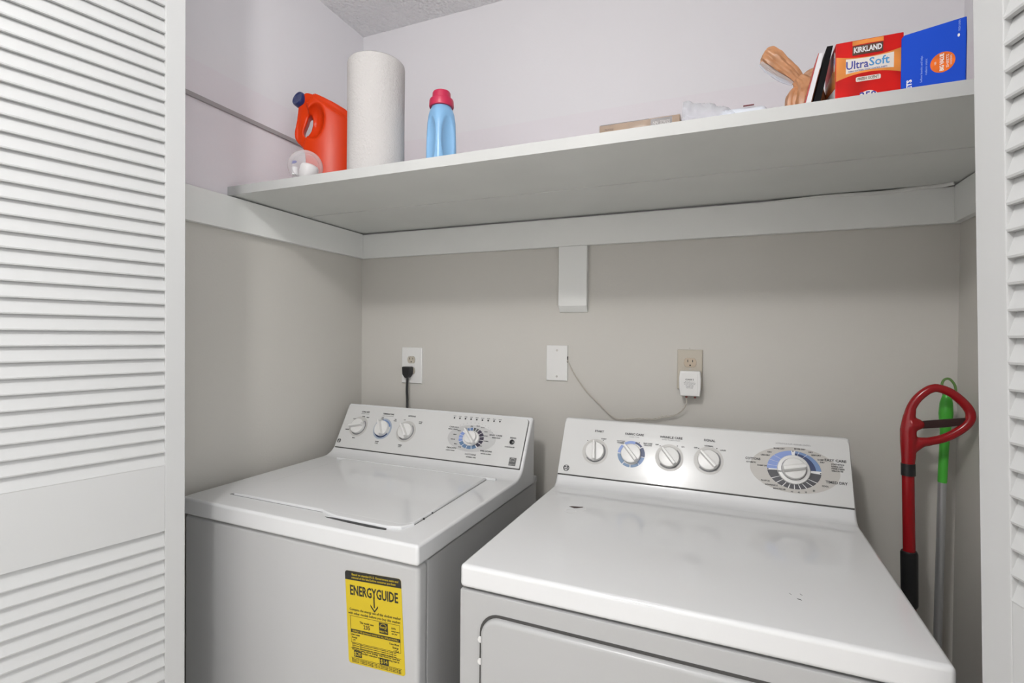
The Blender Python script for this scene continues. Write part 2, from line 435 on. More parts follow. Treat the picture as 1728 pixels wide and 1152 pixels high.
def knob(parent, mtx, c, r, h, ang, gw=0.0115, z=0.0, name='knob', gl=None, pointer=True):
    """round knob with a raised grip bar; ang = direction the bar points (degrees ccw from u)"""
    bm = bmesh.new()
    T = mtx @ Matrix.Translation((c[0], c[1], z))
    lathe(bm, [(0, 0), (r, 0), (r, h * 0.36), (r * 0.95, h * 0.45), (r * 0.88, h * 0.48), (0, h * 0.50)], 36, T)
    T2 = T @ Matrix.Rotation(R(ang), 4, 'Z'); gl = gl or r * 1.06
    b2 = bmesh.new(); prism(b2, [(-gl * 0.95, -gw / 2), (gl * 0.8, -gw * 0.42), (gl, -gw * 0.2), (gl, gw * 0.2), (gl * 0.8, gw * 0.42), (-gl * 0.95, gw / 2)], 2, h * 0.3, h)
    for v in b2.verts:
        if v.co.z > h * 0.9: v.co.y *= 0.62; v.co.x *= 0.96
    bevel(b2, gw * 0.14, 2, 25)
    me = bpy.data.meshes.new('g'); b2.to_mesh(me); b2.free(); me.transform(T2); bm.from_mesh(me); bpy.data.meshes.remove(me)
    return build(name, bm, PLAS, parent, 35)

def flatpart(name, parent, m, fn):
    bm = bmesh.new(); fn(bm)
    o = build(name, bm, m, parent)
    if name in ('lettering', 'badge_lettering', 'emblem', 'slot', 'scuff_mark', 'label_print'): o['kind'] = 'stuff'
    return o

def logo(bm, mtx, c, r, z):
    sector(bm, mtx, c, r * 0.82, r, 0, 360, z=z)
    text(bm, 'GE', mtx, c, r * 0.95, z=z, bold=0.03)
    for a in (45, 135, 225, 315):
        sector(bm, mtx, (c[0] + r * 0.62 * math.cos(R(a)), c[1] + r * 0.62 * math.sin(R(a))), r * 0.14, r * 0.24, 0, 360, z=z, seg=10)

# ------------------------------------------------------------------ washing machine
wm = thing('washing_machine', 'white top-load washing machine with a yellow energy label on its front', 'washing machine', (0.0392, -0.7417, 0), -0.02355)
WW = 0.710; ZT = 0.915
prof = [(0, 0.8725), (0, ZT), (0.478, ZT), (0.497, 0.917), (0.513, 0.9235), (0.524, 0.931), (0.531, 0.938), (0.607, 1.073), (0.613, 1.0765), (0.622, 1.0755), (0.626, 1.070), (0.626, 0.8725)]
bm = bmesh.new(); prism(bm, prof, 0, 0, WW); bevel(bm, 0.008, 4, 40); build('top_cover', bm, ENAM, wm, 30)
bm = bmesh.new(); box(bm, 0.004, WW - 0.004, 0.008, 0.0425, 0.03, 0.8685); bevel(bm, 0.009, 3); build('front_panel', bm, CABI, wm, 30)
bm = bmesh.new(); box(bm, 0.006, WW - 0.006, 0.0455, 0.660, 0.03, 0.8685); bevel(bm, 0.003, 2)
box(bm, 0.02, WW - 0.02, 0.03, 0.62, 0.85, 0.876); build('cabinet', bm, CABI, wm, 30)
bm = bmesh.new(); prism(bm, [(0.628, 0.8686), (0.660, 0.8686), (0.660, 0.888), (0.652, 0.888)], 0, 0.006, WW - 0.004); bevel(bm, 0.002, 2); build('rear_flange', bm, CABI, wm, 30)
for x in (0.06, WW - 0.06):
    for y in (0.07, 0.6):
        bm = bmesh.new(); cyl(bm, (x, y, 0), (x, y, 0.032), 0.022, 0.018); build('foot', bm, BLACK, wm, 40)
# lid
lidp = rrect(0.108, 0.640, 0.066, 0.462, 0.028, 6, (0, 1, 0, 0))
lidp = [(x + (0.0 if y > 0.2 else 0.0) - (0.014 * (y - 0.066) / 0.396 if x > 0.4 else 0.0), y) for x, y in lidp]
bm = bmesh.new(); prism(bm, [(x + (0.0022 if x > 0.4 else -0.0005), y - 0.0012) for x, y in lidp], 2, ZT - 0.002, ZT + 0.0006); build('lid_gap', bm, SEAMG, wm)
bm = bmesh.new(); prism(bm, lidp, 2, ZT - 0.001, ZT + 0.0062); bevel(bm, 0.0045, 3, 40, lambda e: all(v.co.z > ZT + 0.003 for v in e.verts)); lid = build('lid', bm, ENAM, wm, 30)
bm = bmesh.new(); prism(bm, [(0.395, 0.068), (0.432, 0.055), (0.46, 0.049), (0.600, 0.047), (0.630, 0.056), (0.643, 0.085), (0.395, 0.085)], 2, ZT - 0.0005, ZT + 0.0058); bevel(bm, 0.004, 3, 30, lambda e: all(v.co.z > ZT + 0.003 for v in e.verts)); build('lid_handle', bm, ENAM, lid, 30)
flatpart('handle_slot', wm, BLACK, lambda b: flat(b, [(0.430, 0.0455), (0.44, 0.0425), (0.50, 0.0385), (0.56, 0.0365), (0.600, 0.0385), (0.603, 0.0405), (0.598, 0.0475), (0.45, 0.0490)], Matrix.Translation((0, 0, ZT)), 0.0004))
for q in ((0.6405, 0.125), (0.6365, 0.165)):
    bm = bmesh.new(); cyl(bm, (*q, ZT), (*q, ZT + 0.003), 0.0022, seg=10); build('lid_bumper', bm, BLACK, wm)
bm = bmesh.new(); box(bm, 0.094, 0.107, 0.066, 0.072, ZT - 0.001, ZT + 0.0008); build('hinge_slot', bm, SEAMG, wm)
bm = bmesh.new(); box(bm, 0.075, 0.655, 0.4635, 0.4715, ZT - 0.001, ZT + 0.0068); bevel(bm, 0.0025, 3, 40); build('hinge_ridge', bm, ENAM, wm, 30)
# fascia
PM = panel_mtx(0.531, 0.938, 0.607, 1.073); H = 0.1549
bm = bmesh.new(); flat(bm, rrect(0.0085, WW - 0.0085, -0.0032, H - 0.002, 0.011, 5, (0, 0, 1, 1)), PM, 0.0022, -0.001); build('fascia_gap', bm, SEAM, wm)
bm = bmesh.new(); flat(bm, rrect(0.0085, WW - 0.0105, 0.0, H - 0.002, 0.010, 5, (0, 0, 1, 1)), PM, 0.0045, -0.001)
bevel(bm, 0.0012, 2, 50); cp = build('control_panel', bm, FASC, wm, 30)
zz = 0.0036
def wl(fn, m, name): return flatpart(name, cp, m, fn)
KW = ((0.079, 0.0775, 192), (0.181, 0.0775, 118), (0.277, 0.0765, 128))
for x, v, a in (KW[0], KW[2]): wl(lambda b: sector(b, PM, (x, v), 0.024, 0.0365, 0, 360, z=zz), RINGG, 'knob_ring')
PALER = mat('pale_blue_ring', (0.36, 0.41, 0.49), 0.4)
for a0, a1 in ((-110, 110), (140, 250)): wl(lambda b: sector(b, PM, KW[1][:2], 0.030, 0.0365, a0, a1, z=zz), PALER, 'temperature_ring')
for a0, a1 in ((20, 110), (140, 200)): wl(lambda b: sector(b, PM, KW[1][:2], 0.026, 0.031, a0, a1, z=zz + 0.0003), BLUEM, 'temperature_ring')
wl(lambda b: sector(b, PM, KW[1][:2], 0.025, 0.031, 200, 330, z=zz + 0.0003), NAVY, 'temperature_ring')
for x, v, a in (KW[0], KW[2]): wl(lambda b: sector(b, PM, (x, v), 0.025, 0.0300, -130, 50, z=zz + 0.0003), INKG, 'knob_gap_shade')  # grey arc paints the shaded gap at the lower right of each knob
for x, v, a in KW: knob(cp, PM, (x, v), 0.0265, 0.025, a, 0.013, zz)
DC = (0.522, 0.0755)
def oval(b):
    flat(b, ellipse(DC, 0.084, 0.043), PM, z=zz - 0.0002)
wl(oval, OVALW, 'dial_oval')
RO, RI = (0.0435, 0.0345), (0.0295, 0.0238)
wl(lambda b: sector(b, PM, DC, RI, RO, 0, 360, z=zz, t=0.0005), WHITEP, 'dial_ring')
def seg_run(a0, a1, n, m, gap=3.0):
    st = (a1 - a0) / n
    for i in range(n): wl(lambda b: sector(b, PM, DC, RI, RO, a0 + i * st + gap / 2, a0 + (i + 1) * st - gap / 2, z=zz + 0.0006), m, 'dial_segment')
seg_run(-50, 60, 5, mat('dial_dark_plum', (0.05, 0.045, 0.07), 0.4))
seg_run(60, 90, 2, mat('dial_grey_green', (0.10, 0.11, 0.11), 0.4))
seg_run(90, 125, 2, BLUEM)
seg_run(145, 205, 3, BLUEL)
seg_run(205, 308, 4, BLUES)
bm = bmesh.new(); lathe(bm, [(0, 0), (0.0285, 0), (0.0285, 0.004), (0.0265, 0.006), (0, 0.006)], 36, PM @ Matrix.Translation((*DC, zz)) @ Matrix.Diagonal((1, 0.85, 1, 1))); build('dial_base', bm, PLAS, cp, 40)
knob(cp, PM, (DC[0] + 0.001, DC[1] + 0.001), 0.020, 0.022, 132, 0.012, zz + 0.005, 'dial_knob', 0.032)
for i in range(9): wl(lambda b: flat(b, ellipse((0.444 + 0.02025 * i, 0.1375), 0.0028, 0.0028, 12), PM, z=zz), INK, 'indicator_light')
bm = bmesh.new(); lathe(bm, [(0.0075, 0), (0.0075, 0.003), (0.006, 0.0035), (0.0, 0.0058)], 24, PM @ Matrix.Translation((0.661, 0.0765, zz))); build('signal_lens', bm, GLOSSK, cp, 40)
wl(lambda b: logo(b, PM, (0.0185, 0.021), 0.0075, zz), INK, 'emblem')
wl(lambda b: flat(b, [(0.664, 0.006), (0.686, 0.006), (0.686, 0.030), (0.664, 0.030)], PM, z=zz), mat('badge_grey', (0.12, 0.12, 0.12), 0.5), 'energy_badge')
def badge(b):
    text(b, 'energy', PM, (0.675, 0.020), 0.0035, z=zz + 0.0005); text(b, 'ENERGY STAR', PM, (0.675, 0.0095), 0.0022, z=zz + 0.0005, maxw=0.019)
    sector(b, PM, (0.675, 0.0195), 0.008, 0.0088, 20, 200, z=zz + 0.0005)
wl(badge, RINGG, 'badge_lettering')
def words(b):
    T = lambda s, x, v, h, **k: text(b, s, PM, (x, v), h, z=zz + 0.0005, **{'bold': 0.03, **k})
    T('LOAD SIZE', 0.089, 0.1315, 0.0048, bold=0.03, maxw=0.033); T('TEMPERATURE', 0.187, 0.1305, 0.0048, bold=0.03, maxw=0.045); T('OPTIONS', 0.283, 0.130, 0.0048, bold=0.03, maxw=0.030)
    T('SUPER', 0.087, 0.114, 0.0030); T('RESET', 0.106, 0.112, 0.0030); T('LARGE', 0.052, 0.103, 0.0030); T('MEDIUM', 0.036, 0.063, 0.0030); T('SMALL', 0.076, 0.036, 0.0032)
    T('HOT', 0.168, 0.1165, 0.003); T('COLD', 0.168, 0.1115, 0.003); T('TAP', 0.222, 0.114, 0.003); T('COLD', 0.222, 0.109, 0.003); T('WARM', 0.176, 0.032, 0.0032); T('COLD', 0.176, 0.0262, 0.0032)
    T('OFF', 0.259, 0.115, 0.003); T('EXTRA', 0.323, 0.113, 0.003); T('RINSE', 0.323, 0.108, 0.003); T('FABRIC', 0.271, 0.029, 0.0032); T('SOFT', 0.271, 0.0232, 0.0032)
    for i, s in enumerate(('OFF', 'FILL', 'WASH', 'WASH', 'SPIN', 'RINSE', 'RINSE', 'FINAL', 'DONE')): T(s, 0.444 + 0.02025 * i, 0.1435, 0.0020, maxw=0.010)
    T('CASUALS', 0.452, 0.1065, 0.0042, maxw=0.034); T('PERM. PRESS', 0.450, 0.0995, 0.0030, maxw=0.034)
    T('EASY CARE', 0.603, 0.092, 0.0042, maxw=0.042); T('PERM PRESS', 0.606, 0.0842, 0.0030, maxw=0.028)
    T('DELICATES', 0.462, 0.039, 0.0048, bold=0.02, maxw=0.034); T('HAND WASH', 0.460, 0.031, 0.0030, maxw=0.030)
    T('COTTONS', 0.533, 0.0245, 0.0046, bold=0.02, maxw=0.038); T('NORMAL SOIL', 0.537, 0.0165, 0.0034, maxw=0.034)
    T('PRE-SOAK', 0.583, 0.040, 0.0044, maxw=0.040); T('RINSE & SPIN', 0.584, 0.0315, 0.0030, maxw=0.034)
    for s, x, v in (('HEAVY', 0.474, 0.0965), ('LIGHT', 0.462, 0.083), ('MEDIUM', 0.459, 0.067), ('SMALL', 0.473, 0.053), ('SOAK', 0.490, 0.0445), ('RINSE', 0.493, 0.1055), ('SPIN', 0.514, 0.114), ('HEAVY', 0.536, 0.1165), ('EXTRA', 0.553, 0.113), ('LIGHT', 0.567, 0.1005), ('SHORT', 0.570, 0.087), ('NORMAL', 0.575, 0.071), ('LIGHT', 0.560, 0.054)):
        T(s, x, v, 0.0028)
    T('SIGNAL', 0.662, 0.0895, 0.0042, maxw=0.021); T('START/PAUSE', 0.656, 0.0605, 0.0032, maxw=0.032)
    for i in range(13):
        a = R(150 - 10 * i); T('-', DC[0] + 0.078 * math.cos(a), DC[1] + 0.051 * math.sin(a), 0.0026, sx=2.5, rot=math.degrees(a) - 90)
wl(words, INK, 'lettering')
wl(lambda b: (text(b, 'FOR BEST RESULTS', PM, (0.089, 0.1245), 0.0022, z=zz, maxw=0.034), text(b, 'WASH / RINSE SELECTIONS', PM, (0.187, 0.1235), 0.0022, z=zz, maxw=0.046)), INKG, 'lettering')
# energy label on the front panel
LM = Matrix.Translation((0.5995, 0.0076, 0.737)) @ Matrix.Rotation(R(90), 4, 'X') @ Matrix.Rotation(R(3.6), 4, 'Z')
LW, LH = 0.0715, 0.0965
bm = bmesh.new(); flat(bm, rrect(-LW, LW, -LH, LH, 0.006, 4), LM, 0.0004); lab = build('energy_label', bm, YELL, wm)
bm = bmesh.new(); flat(bm, rrect(-LW, LW, LH - 0.0185, LH, 0.006, 4, (0, 0, 1, 1)), LM, 0.0004, 0.0004)
T = lambda s, x, v, h, **k: text(bm, s, LM, (x, v), h, z=0.0004, **{'bold': 0.02, **k})
T('ENERGYGUIDE', 0.001, 0.056, 0.0195, maxw=0.122, bold=0.035)
flat(bm, [(-0.0045, 0.020), (0.002, 0.030), (0.0085, 0.020), (0.011, 0.0235), (0.004, 0.0305), (0.004, 0.052), (0.0, 0.052), (0.0, 0.0305), (-0.007, 0.0235)][::1], LM, 0.0003, 0.0004) if False else None
flat(bm, [(0.0005, 0.028), (0.0035, 0.028), (0.0035, 0.05), (0.0005, 0.05)], LM, 0.0003, 0.0004)
flat(bm, [(-0.0075, 0.0335), (0.002, 0.0225), (0.0115, 0.0335), (0.0115, 0.0295), (0.002, 0.0185), (-0.0075, 0.0295)], LM, 0.0003, 0.0004)
T('Compare the energy use of this clothes washer', 0.002, 0.0165, 0.0050, maxw=0.130, bold=0.015)
T('with other models before you buy this washer.', 0.000, 0.0085, 0.0050, maxw=0.134, bold=0.015)
T('This model uses', -0.020, -0.008, 0.0042, maxw=0.036); T('235', -0.020, -0.0165, 0.0080, bold=0.02)
flat(bm, [(0.012, -0.021), (0.034, -0.021), (0.034, 0.001), (0.012, 0.001)], LM, 0.0003, 0.0004)
flat(bm, [(-LW + 0.010, -0.0315), (LW - 0.008, -0.0315), (LW - 0.008, -0.0245), (-LW + 0.010, -0.0245)], LM, 0.0003, 0.0004)
T('kWh', 0.048, -0.006, 0.0036); T('energy used', 0.052, -0.0115, 0.0028); T('per year', 0.050, -0.0165, 0.0028)
T('Uses Least', -0.051, -0.0355, 0.0038); T('Energy', -0.053, -0.0415, 0.0034); T('177', -0.055, -0.0478, 0.0038)
T('Uses Most', 0.048, -0.0375, 0.0038); T('Energy', 0.051, -0.0440, 0.0038); T('1154', 0.052, -0.0510, 0.0045)
for i, v in enumerate((-0.0545, -0.0585, -0.0625)): T('kWh/year (kilowatt-hours per year) is a measure of energy use', -0.004, v, 0.0023, maxw=0.112)
T('Washers using more energy cost more to operate.', 0.0, -0.0668, 0.0036, maxw=0.122, bold=0.02); T("This model's estimated yearly operating cost is:", 0.006, -0.0718, 0.0034, maxw=0.105)
flat(bm, [(-0.056, -0.0815), (-0.036, -0.0815), (-0.036, -0.0685), (-0.056, -0.0685)], LM, 0.0003, 0.0004); flat(bm, [(0.010, -0.0838), (0.032, -0.0838), (0.032, -0.071), (0.010, -0.071)], LM, 0.0003, 0.0004)
for i, v in enumerate((-0.0865, -0.0893, -0.0922)): T('Based on a national average cost of electricity and natural gas', 0.0, v, 0.0020, maxw=0.124)
for (x0, x1, v) in ((-LW + 0.008, LW - 0.008, 0.0025), (-LW + 0.008, LW - 0.008, -0.0525), (-LW + 0.008, LW - 0.008, -0.0645), (-LW + 0.008, LW - 0.008, -0.0845)):
    flat(bm, [(x0, v), (x1, v), (x1, v + 0.0006), (x0, v + 0.0006)], LM, 0.0003, 0.0004)
for x in (-LW + 0.009, LW - 0.0085): flat(bm, [(x, -0.0525), (x + 0.0006, -0.0525), (x + 0.0006, 0.0025), (x, 0.0025)], LM, 0.0003, 0.0004)
tag(build('label_print', bm, mat('label_black', (0.015, 0.015, 0.013), 0.5), lab), kind='stuff')
bm = bmesh.new()
T = lambda s, x, v, h, **k: text(bm, s, LM, (x, v), h, z=0.0009, **k)
T('Based on standard U.S. Government tests and', 0.006, LH - 0.0065, 0.0044, maxw=0.118); T('removal of this label before consumer purchase', 0.002, LH - 0.0130, 0.0044, maxw=0.112)
T('ENERGY USE (kWh/year) RANGE OF ALL SIMILAR MODELS', 0.001, -0.028, 0.0034, maxw=0.116)
T('energy', 0.023, -0.0075, 0.0052, maxw=0.016); T('ENERGY STAR', 0.023, -0.0165, 0.0032, maxw=0.019); sector(bm, LM, (0.023, -0.0095), 0.0085, 0.0093, 15, 165, z=0.0009); T('$20', -0.046, -0.075, 0.008); T('$14', 0.021, -0.0775, 0.008)
tag(build('label_print', bm, YELL, lab), kind='stuff')

# ------------------------------------------------------------------ dryer
dr = thing('clothes_dryer', 'white clothes dryer with a chipped glossy top and front door right of the washer', 'dryer', (0.8584, -0.7918, 0), -0.0145)
DW = 0.7116; DZ = 0.914
prof = [(0, 0.8720), (0, DZ), (0.522, DZ), (0.534, 0.9155), (0.544, 0.920), (0.552, 0.929), (0.559, 0.941), (0.635, 1.083), (0.642, 1.087), (0.674, 1.080), (0.680, 1.070), (0.680, 0.8720)]
bm = bmesh.new(); prism(bm, prof, 0, 0, DW); bevel(bm, 0.009, 4, 40); build('top_cover', bm, ENAM, dr, 30)
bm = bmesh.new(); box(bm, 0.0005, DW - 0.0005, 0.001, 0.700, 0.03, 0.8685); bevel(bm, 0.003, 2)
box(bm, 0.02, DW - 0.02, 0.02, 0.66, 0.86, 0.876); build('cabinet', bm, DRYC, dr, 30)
for x in (0.06, DW - 0.06):
    for y in (0.07, 0.62):
        bm = bmesh.new(); cyl(bm, (x, y, 0), (x, y, 0.032), 0.022, 0.018); build('foot', bm, BLACK, dr, 40)
bm = bmesh.new(); prism(bm, rrect(0.0415, DW - 0.0415, 0.195, 0.8375, 0.038, 8), 1, 0.0002, 0.004); build('door_gap', bm, SEAM, dr)
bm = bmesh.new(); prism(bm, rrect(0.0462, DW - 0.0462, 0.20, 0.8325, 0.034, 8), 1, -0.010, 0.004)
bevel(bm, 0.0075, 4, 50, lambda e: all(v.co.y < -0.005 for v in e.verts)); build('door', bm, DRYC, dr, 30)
for z in (0.787, 0.748):
    bm = bmesh.new(); cyl(bm, (0.0435, 0.0, z), (0.0435, -0.0025, z), 0.006, 0.0045, 14); build('hinge_screw', bm, PLAS, dr, 40)
DMX = Matrix.Translation((0, 0, DZ))
flatpart('paint_chip', dr, mat('rust_chip', (0.05, 0.03, 0.025), 0.7), lambda b: flat(b, [(0.091, 0.379), (0.096, 0.384), (0.104, 0.386), (0.116, 0.388), (0.123, 0.391), (0.122, 0.386), (0.115, 0.379), (0.106, 0.373), (0.101, 0.375)], DMX, 0.0003))
WORN = mat('worn_enamel', (0.60, 0.59, 0.58), 0.5)
flatpart('worn_ring', dr, WORN, lambda b: sector(b, DMX, (0.111, 0.374), 0.021, 0.0225, -30, 100, t=0.0002))
flatpart('worn_ring', dr, WORN, lambda b: sector(b, DMX, (0.103, 0.350), 0.012, 0.0135, 0, 360, t=0.0002))
flatpart('scuff_mark', dr, INK, lambda b: [flat(b, [(x, y), (x + dx, y + dy), (x + dx + 0.0015, y + dy - 0.0025), (x + 0.0012, y - 0.003)], DMX, 0.0003) for x, y, dx, dy in ((0.536, 0.127, 0.002, -0.003), (0.552, 0.131, 0.0018, -0.002), (0.546, 0.113, 0.005, -0.002))])
PD = panel_mtx(0.559, 0.941, 0.635, 1.083); HD = 0.1610
bm = bmesh.new(); flat(bm, rrect(0.0035, DW - 0.0035, -0.0030, HD - 0.002, 0.014, 6, (0, 0, 1, 1)), PD, 0.0020, -0.001); build('fascia_gap', bm, SEAM, dr)
bm = bmesh.new(); flat(bm, rrect(0.0030, DW - 0.0030, 0.0, HD + 0.001, 0.016, 6, (0, 0, 1, 1)), PD, 0.0050, -0.001)
bevel(bm, 0.0016, 3, 50); cd = build('control_panel', bm, FASC, dr, 30)
zd = 0.0041
def dl(fn, m, name): return flatpart(name, cd, m, fn)
KD = ((0.102, 0.0705, 96), (0.201, 0.0735, 132), (0.300, 0.0740, 130), (0.397, 0.0765, 134))
for k in (KD[0], KD[2], KD[3]):
    dl(lambda b: sector(b, PD, k[:2], 0.024, 0.036, 0, 360, z=zd), RINGG, 'knob_ring')
    dl(lambda b: sector(b, PD, k[:2], 0.025, 0.0298, -140, 50, z=zd + 0.0003), INKG, 'knob_gap_shade')  # painted shade on one side of the knob
kx = KD[1][:2]
for ri, a0, a1, m in ((0.026, 138, 178, BLUEL), (0.029, 75, 125, BLUEL), (0.026, 182, 232, BLUES), (0.029, 236, 268, BLUES), (0.029, 272, 310, BLUES), (0.026, -8, 36, NAVY), (0.031, 40, 75, NAVY), (0.027, -48, -11, BLUEM)):
    dl(lambda b: sector(b, PD, kx, ri, 0.0365, a0, a1, z=zd), m, 'fabric_segment')
for x, v, a in KD: knob(cd, PD, (x, v), 0.0265, 0.025, a, 0.0125, zd)
DC2 = (0.589, 0.0745)
dl(lambda b: flat(b, ellipse((0.589, 0.0745), 0.096, 0.056, 56), PD, z=zd - 0.0002), OVALG, 'dial_oval')
RO2, RI2 = (0.0578, 0.0465), (0.036, 0.034)
dl(lambda b: sector(b, PD, DC2, RI2, RO2, 0, 360, z=zd, t=0.0005), WHITEP, 'dial_ring')
RM2 = (0.047, 0.041)
for ri, ro, m, runs in ((RI2, RO2, BLUEL, ((94, 136), (137, 153), (154, 170), (171, 182))), (RM2, RO2, BLUEM, ((2, 58), (59, 76), (77, 85))), (RI2, RM2, NAVY, ((2, 58), (59, 76), (77, 85))),
                        (RI2, RO2, CHAR, ((187, 212), (214, 228), (230, 243), (245, 256), (258, 269), (271, 282), (284, 295), (297, 310), (312, 324), (326, 353)))):
    for a0, a1 in runs: dl(lambda b: sector(b, PD, DC2, ri, ro, a0, a1, z=zd + 0.0006), m, 'dial_segment')
bm = bmesh.new(); lathe(bm, [(0, 0), (0.0355, 0), (0.0355, 0.003), (0.034, 0.005), (0.027, 0.006), (0, 0.006)], 44, PD @ Matrix.Translation((*DC2, zd))); build('dial_base', bm, PLAS, cd, 40)
dl(lambda b: sector(b, PD, DC2, 0.0258, 0.0272, 0, 360, z=zd + 0.006, seg=48), INKG, 'dial_gap')
knob(cd, PD, DC2, 0.0255, 0.027, 12, 0.017, zd + 0.004, 'dial_knob', 0.027)
dl(lambda b: text(b, 'ON', PD, (0.558, 0.066), 0.0035, z=zd + 0.007, bold=0.05), INK, 'lettering')
dl(lambda b: logo(b, PD, (0.0265, 0.0165), 0.0088, zd), INK, 'emblem')
def wordd(b):
    T = lambda s, x, v, h, **k: text(b, s, PD, (x, v), h, z=zd + 0.0006, **{'bold': 0.03, **k})
    T('START', 0.107, 0.1295, 0.0055, bold=0.03, maxw=0.026); T('FABRIC CARE', 0.205, 0.1290, 0.0058, bold=0.03, maxw=0.050); T('WRINKLE CARE', 0.302, 0.1285, 0.0058, bold=0.03, maxw=0.058); T('SIGNAL', 0.398, 0.1295, 0.0058, bold=0.03, maxw=0.028)
    T('START', 0.122, 0.1085, 0.0036); T('COTTONS', 0.170, 0.107, 0.0032); T('NORMAL', 0.170, 0.102, 0.0032); T('EASY CARE', 0.243, 0.1065, 0.0032); T('DELICATE', 0.243, 0.1015, 0.0032)
    T('OFF', 0.267, 0.106, 0.0034); T('ON', 0.333, 0.106, 0.0034); T('OFF', 0.365, 0.107, 0.0034); T('NORMAL', 0.397, 0.1145, 0.0036, bold=0.03); T('LOUD', 0.431, 0.1065, 0.0034)
    T('COTTONS', 0.500, 0.0925, 0.0056, bold=0.03, maxw=0.034); T('AUTOMATIC', 0.496, 0.0835, 0.0036, maxw=0.022)
    T('EASY CARE', 0.677, 0.1055, 0.0056, bold=0.03, maxw=0.044); T('TIMED DRY', 0.676, 0.053, 0.0060, bold=0.03, maxw=0.044)
    for i, s in enumerate(('SYNTHETICS', 'BLENDS & KNITS', 'PERM PRESS', 'DELICATES')): T(s, 0.668, 0.0965 - 0.0052 * i, 0.0032, align='LEFT', maxw=0.026 - 0.003 * (i % 2))
    for s, x, v in (('MORE DRY', 0.559, 0.124), ('DRY', 0.538, 0.113), ('LESS DRY', 0.528, 0.1045), ('DAMP DRY', 0.522, 0.0775), ('MORE DRY', 0.604, 0.1265), ('DRY', 0.627, 0.121), ('LESS DRY', 0.638, 0.1145), ('DAMP', 0.647, 0.1045), ('DRY', 0.650, 0.0985), ('FLUFF 20', 0.527, 0.041), ('DEWRINKLE', 0.540, 0.0320), ('MINUTES 80', 0.557, 0.0245), ('60', 0.5835, 0.0215), ('40', 0.598, 0.0215), ('30', 0.6125, 0.0235), ('20', 0.629, 0.029), ('COOL', 0.653, 0.0425)):
        T(s, x, v, 0.0034)
    for a in (90, 184, 356): flat(b, ellipse((DC2[0] + 0.0560 * math.cos(R(a)), DC2[1] + 0.0455 * math.sin(R(a))), 0.0014, 0.0014, 10), PD, z=zd + 0.0008)
    for k in KD:
        for a in (60, 130): flat(b, ellipse((k[0] + 0.0385 * math.cos(R(a)), k[1] + 0.0385 * math.sin(R(a))), 0.0016, 0.0012, 8), PD, z=zd + 0.0008)
dl(wordd, INK, 'lettering')
dl(lambda b: (text(b, 'LOAD TYPE', PD, (0.205, 0.1215), 0.0026, z=zd, maxw=0.026), text(b, 'EXTRA TUMBLE & FLUFF', PD, (0.302, 0.1215), 0.0026, z=zd, maxw=0.046), text(b, '6 CYCLES PLUS FLUFF, MOISTURE CONTROL', PD, (0.590, 0.1375), 0.0034, z=zd, maxw=0.076)), INKG, 'lettering')

# ------------------------------------------------------------------ outlets and wiring on the back wall
def plate(name, label, cat, x0, x1, z0, z1, m, bv=0.003, dep=0.006):
    t = thing(name, label, cat, ((x0 + x1) / 2, 0, (z0 + z1) / 2)); w, h = (x1 - x0) / 2, (z1 - z0) / 2
    bm = bmesh.new(); box(bm, -w, w, -dep, -0.0003, -h, h); bevel(bm, bv, 3, 50, lambda e: all(v.co.y < -dep * 0.5 for v in e.verts)); build('wall_plate', bm, m, t, 30)
    return t
def receptacle(t, c, s, y, m, blade=True):
    """one duplex socket face with its slots"""
    MT = Matrix.Translation((c[0], y, c[1])) @ Matrix.Rotation(R(90), 4, 'X')
    pts = [(x * s, v * s) for x, v in ([(0.0165 * math.cos(R(a)), max(-0.0125, min(0.0125, 0.0165 * math.sin(R(a))))) for a in range(0, 360, 10)])]
    bm = bmesh.new(); flat(bm, [(x * 1.06, v * 1.07) for x, v in pts], MT, 0.0003); build('socket_gap', bm, mat('socket_line', (0.16, 0.12, 0.09), 0.7), t)
    bm = bmesh.new(); flat(bm, pts, MT, 0.0014); f = build('socket_face', bm, m, t)
    def slots(b):
        for x, h in ((-0.0064, 0.0075), (0.0064, 0.0065)):
            flat(b, [(x * s - 0.0010, 0.0045 * s - h / 2), (x * s + 0.0010, 0.0045 * s - h / 2), (x * s + 0.0010, 0.0045 * s + h / 2), (x * s - 0.0010, 0.0045 * s + h / 2)], MT, 0.0003, 0.0014)
        flat(b, ellipse((0, -0.0075 * s), 0.0024, 0.0024, 12), MT, 0.0003, 0.0014)
    flatpart('slot', f, BLACK, slots)
o1 = plate('wall_outlet', 'white oversized outlet plate above the washer with a black plug in it', 'outlet', 0.189, 0.277, 1.147, 1.280, PLATE, 0.004, 0.007)
receptacle(o1, (-0.001, 0.0205), 0.98, -0.0067, BEIGE)
receptacle(o1, (-0.001, -0.0195), 0.98, -0.0067, BEIGE)
bm = bmesh.new(); cyl(bm, (0, -0.0068, 0.0005), (0, -0.0082, 0.0005), 0.003, seg=14); build('screw', bm, PLATE, o1, 40)
pc = thing('power_cord', 'black plug and cord running down behind the washer from the left outlet', 'cord', (0.226, -0.0085, 1.195))
bm = bmesh.new(); prism(bm, [(-0.0185, 0.0145), (0.0165, 0.0145), (0.0175, 0.004), (0.0155, -0.014), (0.006, -0.027), (-0.006, -0.027), (-0.0165, -0.014)], 1, -0.026, 0.0)
bevel(bm, 0.004, 3, 30); build('plug', bm, BLACK, pc, 40)
bm = bmesh.new(); tube(bm, spline([(0, -0.014, -0.024), (-0.001, -0.014, -0.045), (-0.0005, -0.016, -0.075), (0.004, -0.02, -0.11), (0.010, -0.03, -0.16), (0.012, -0.03, -0.30), (0.02, -0.02, -0.5)], 6), 0.0045, 10)
build('cord', bm, BLACK, pc, 60)
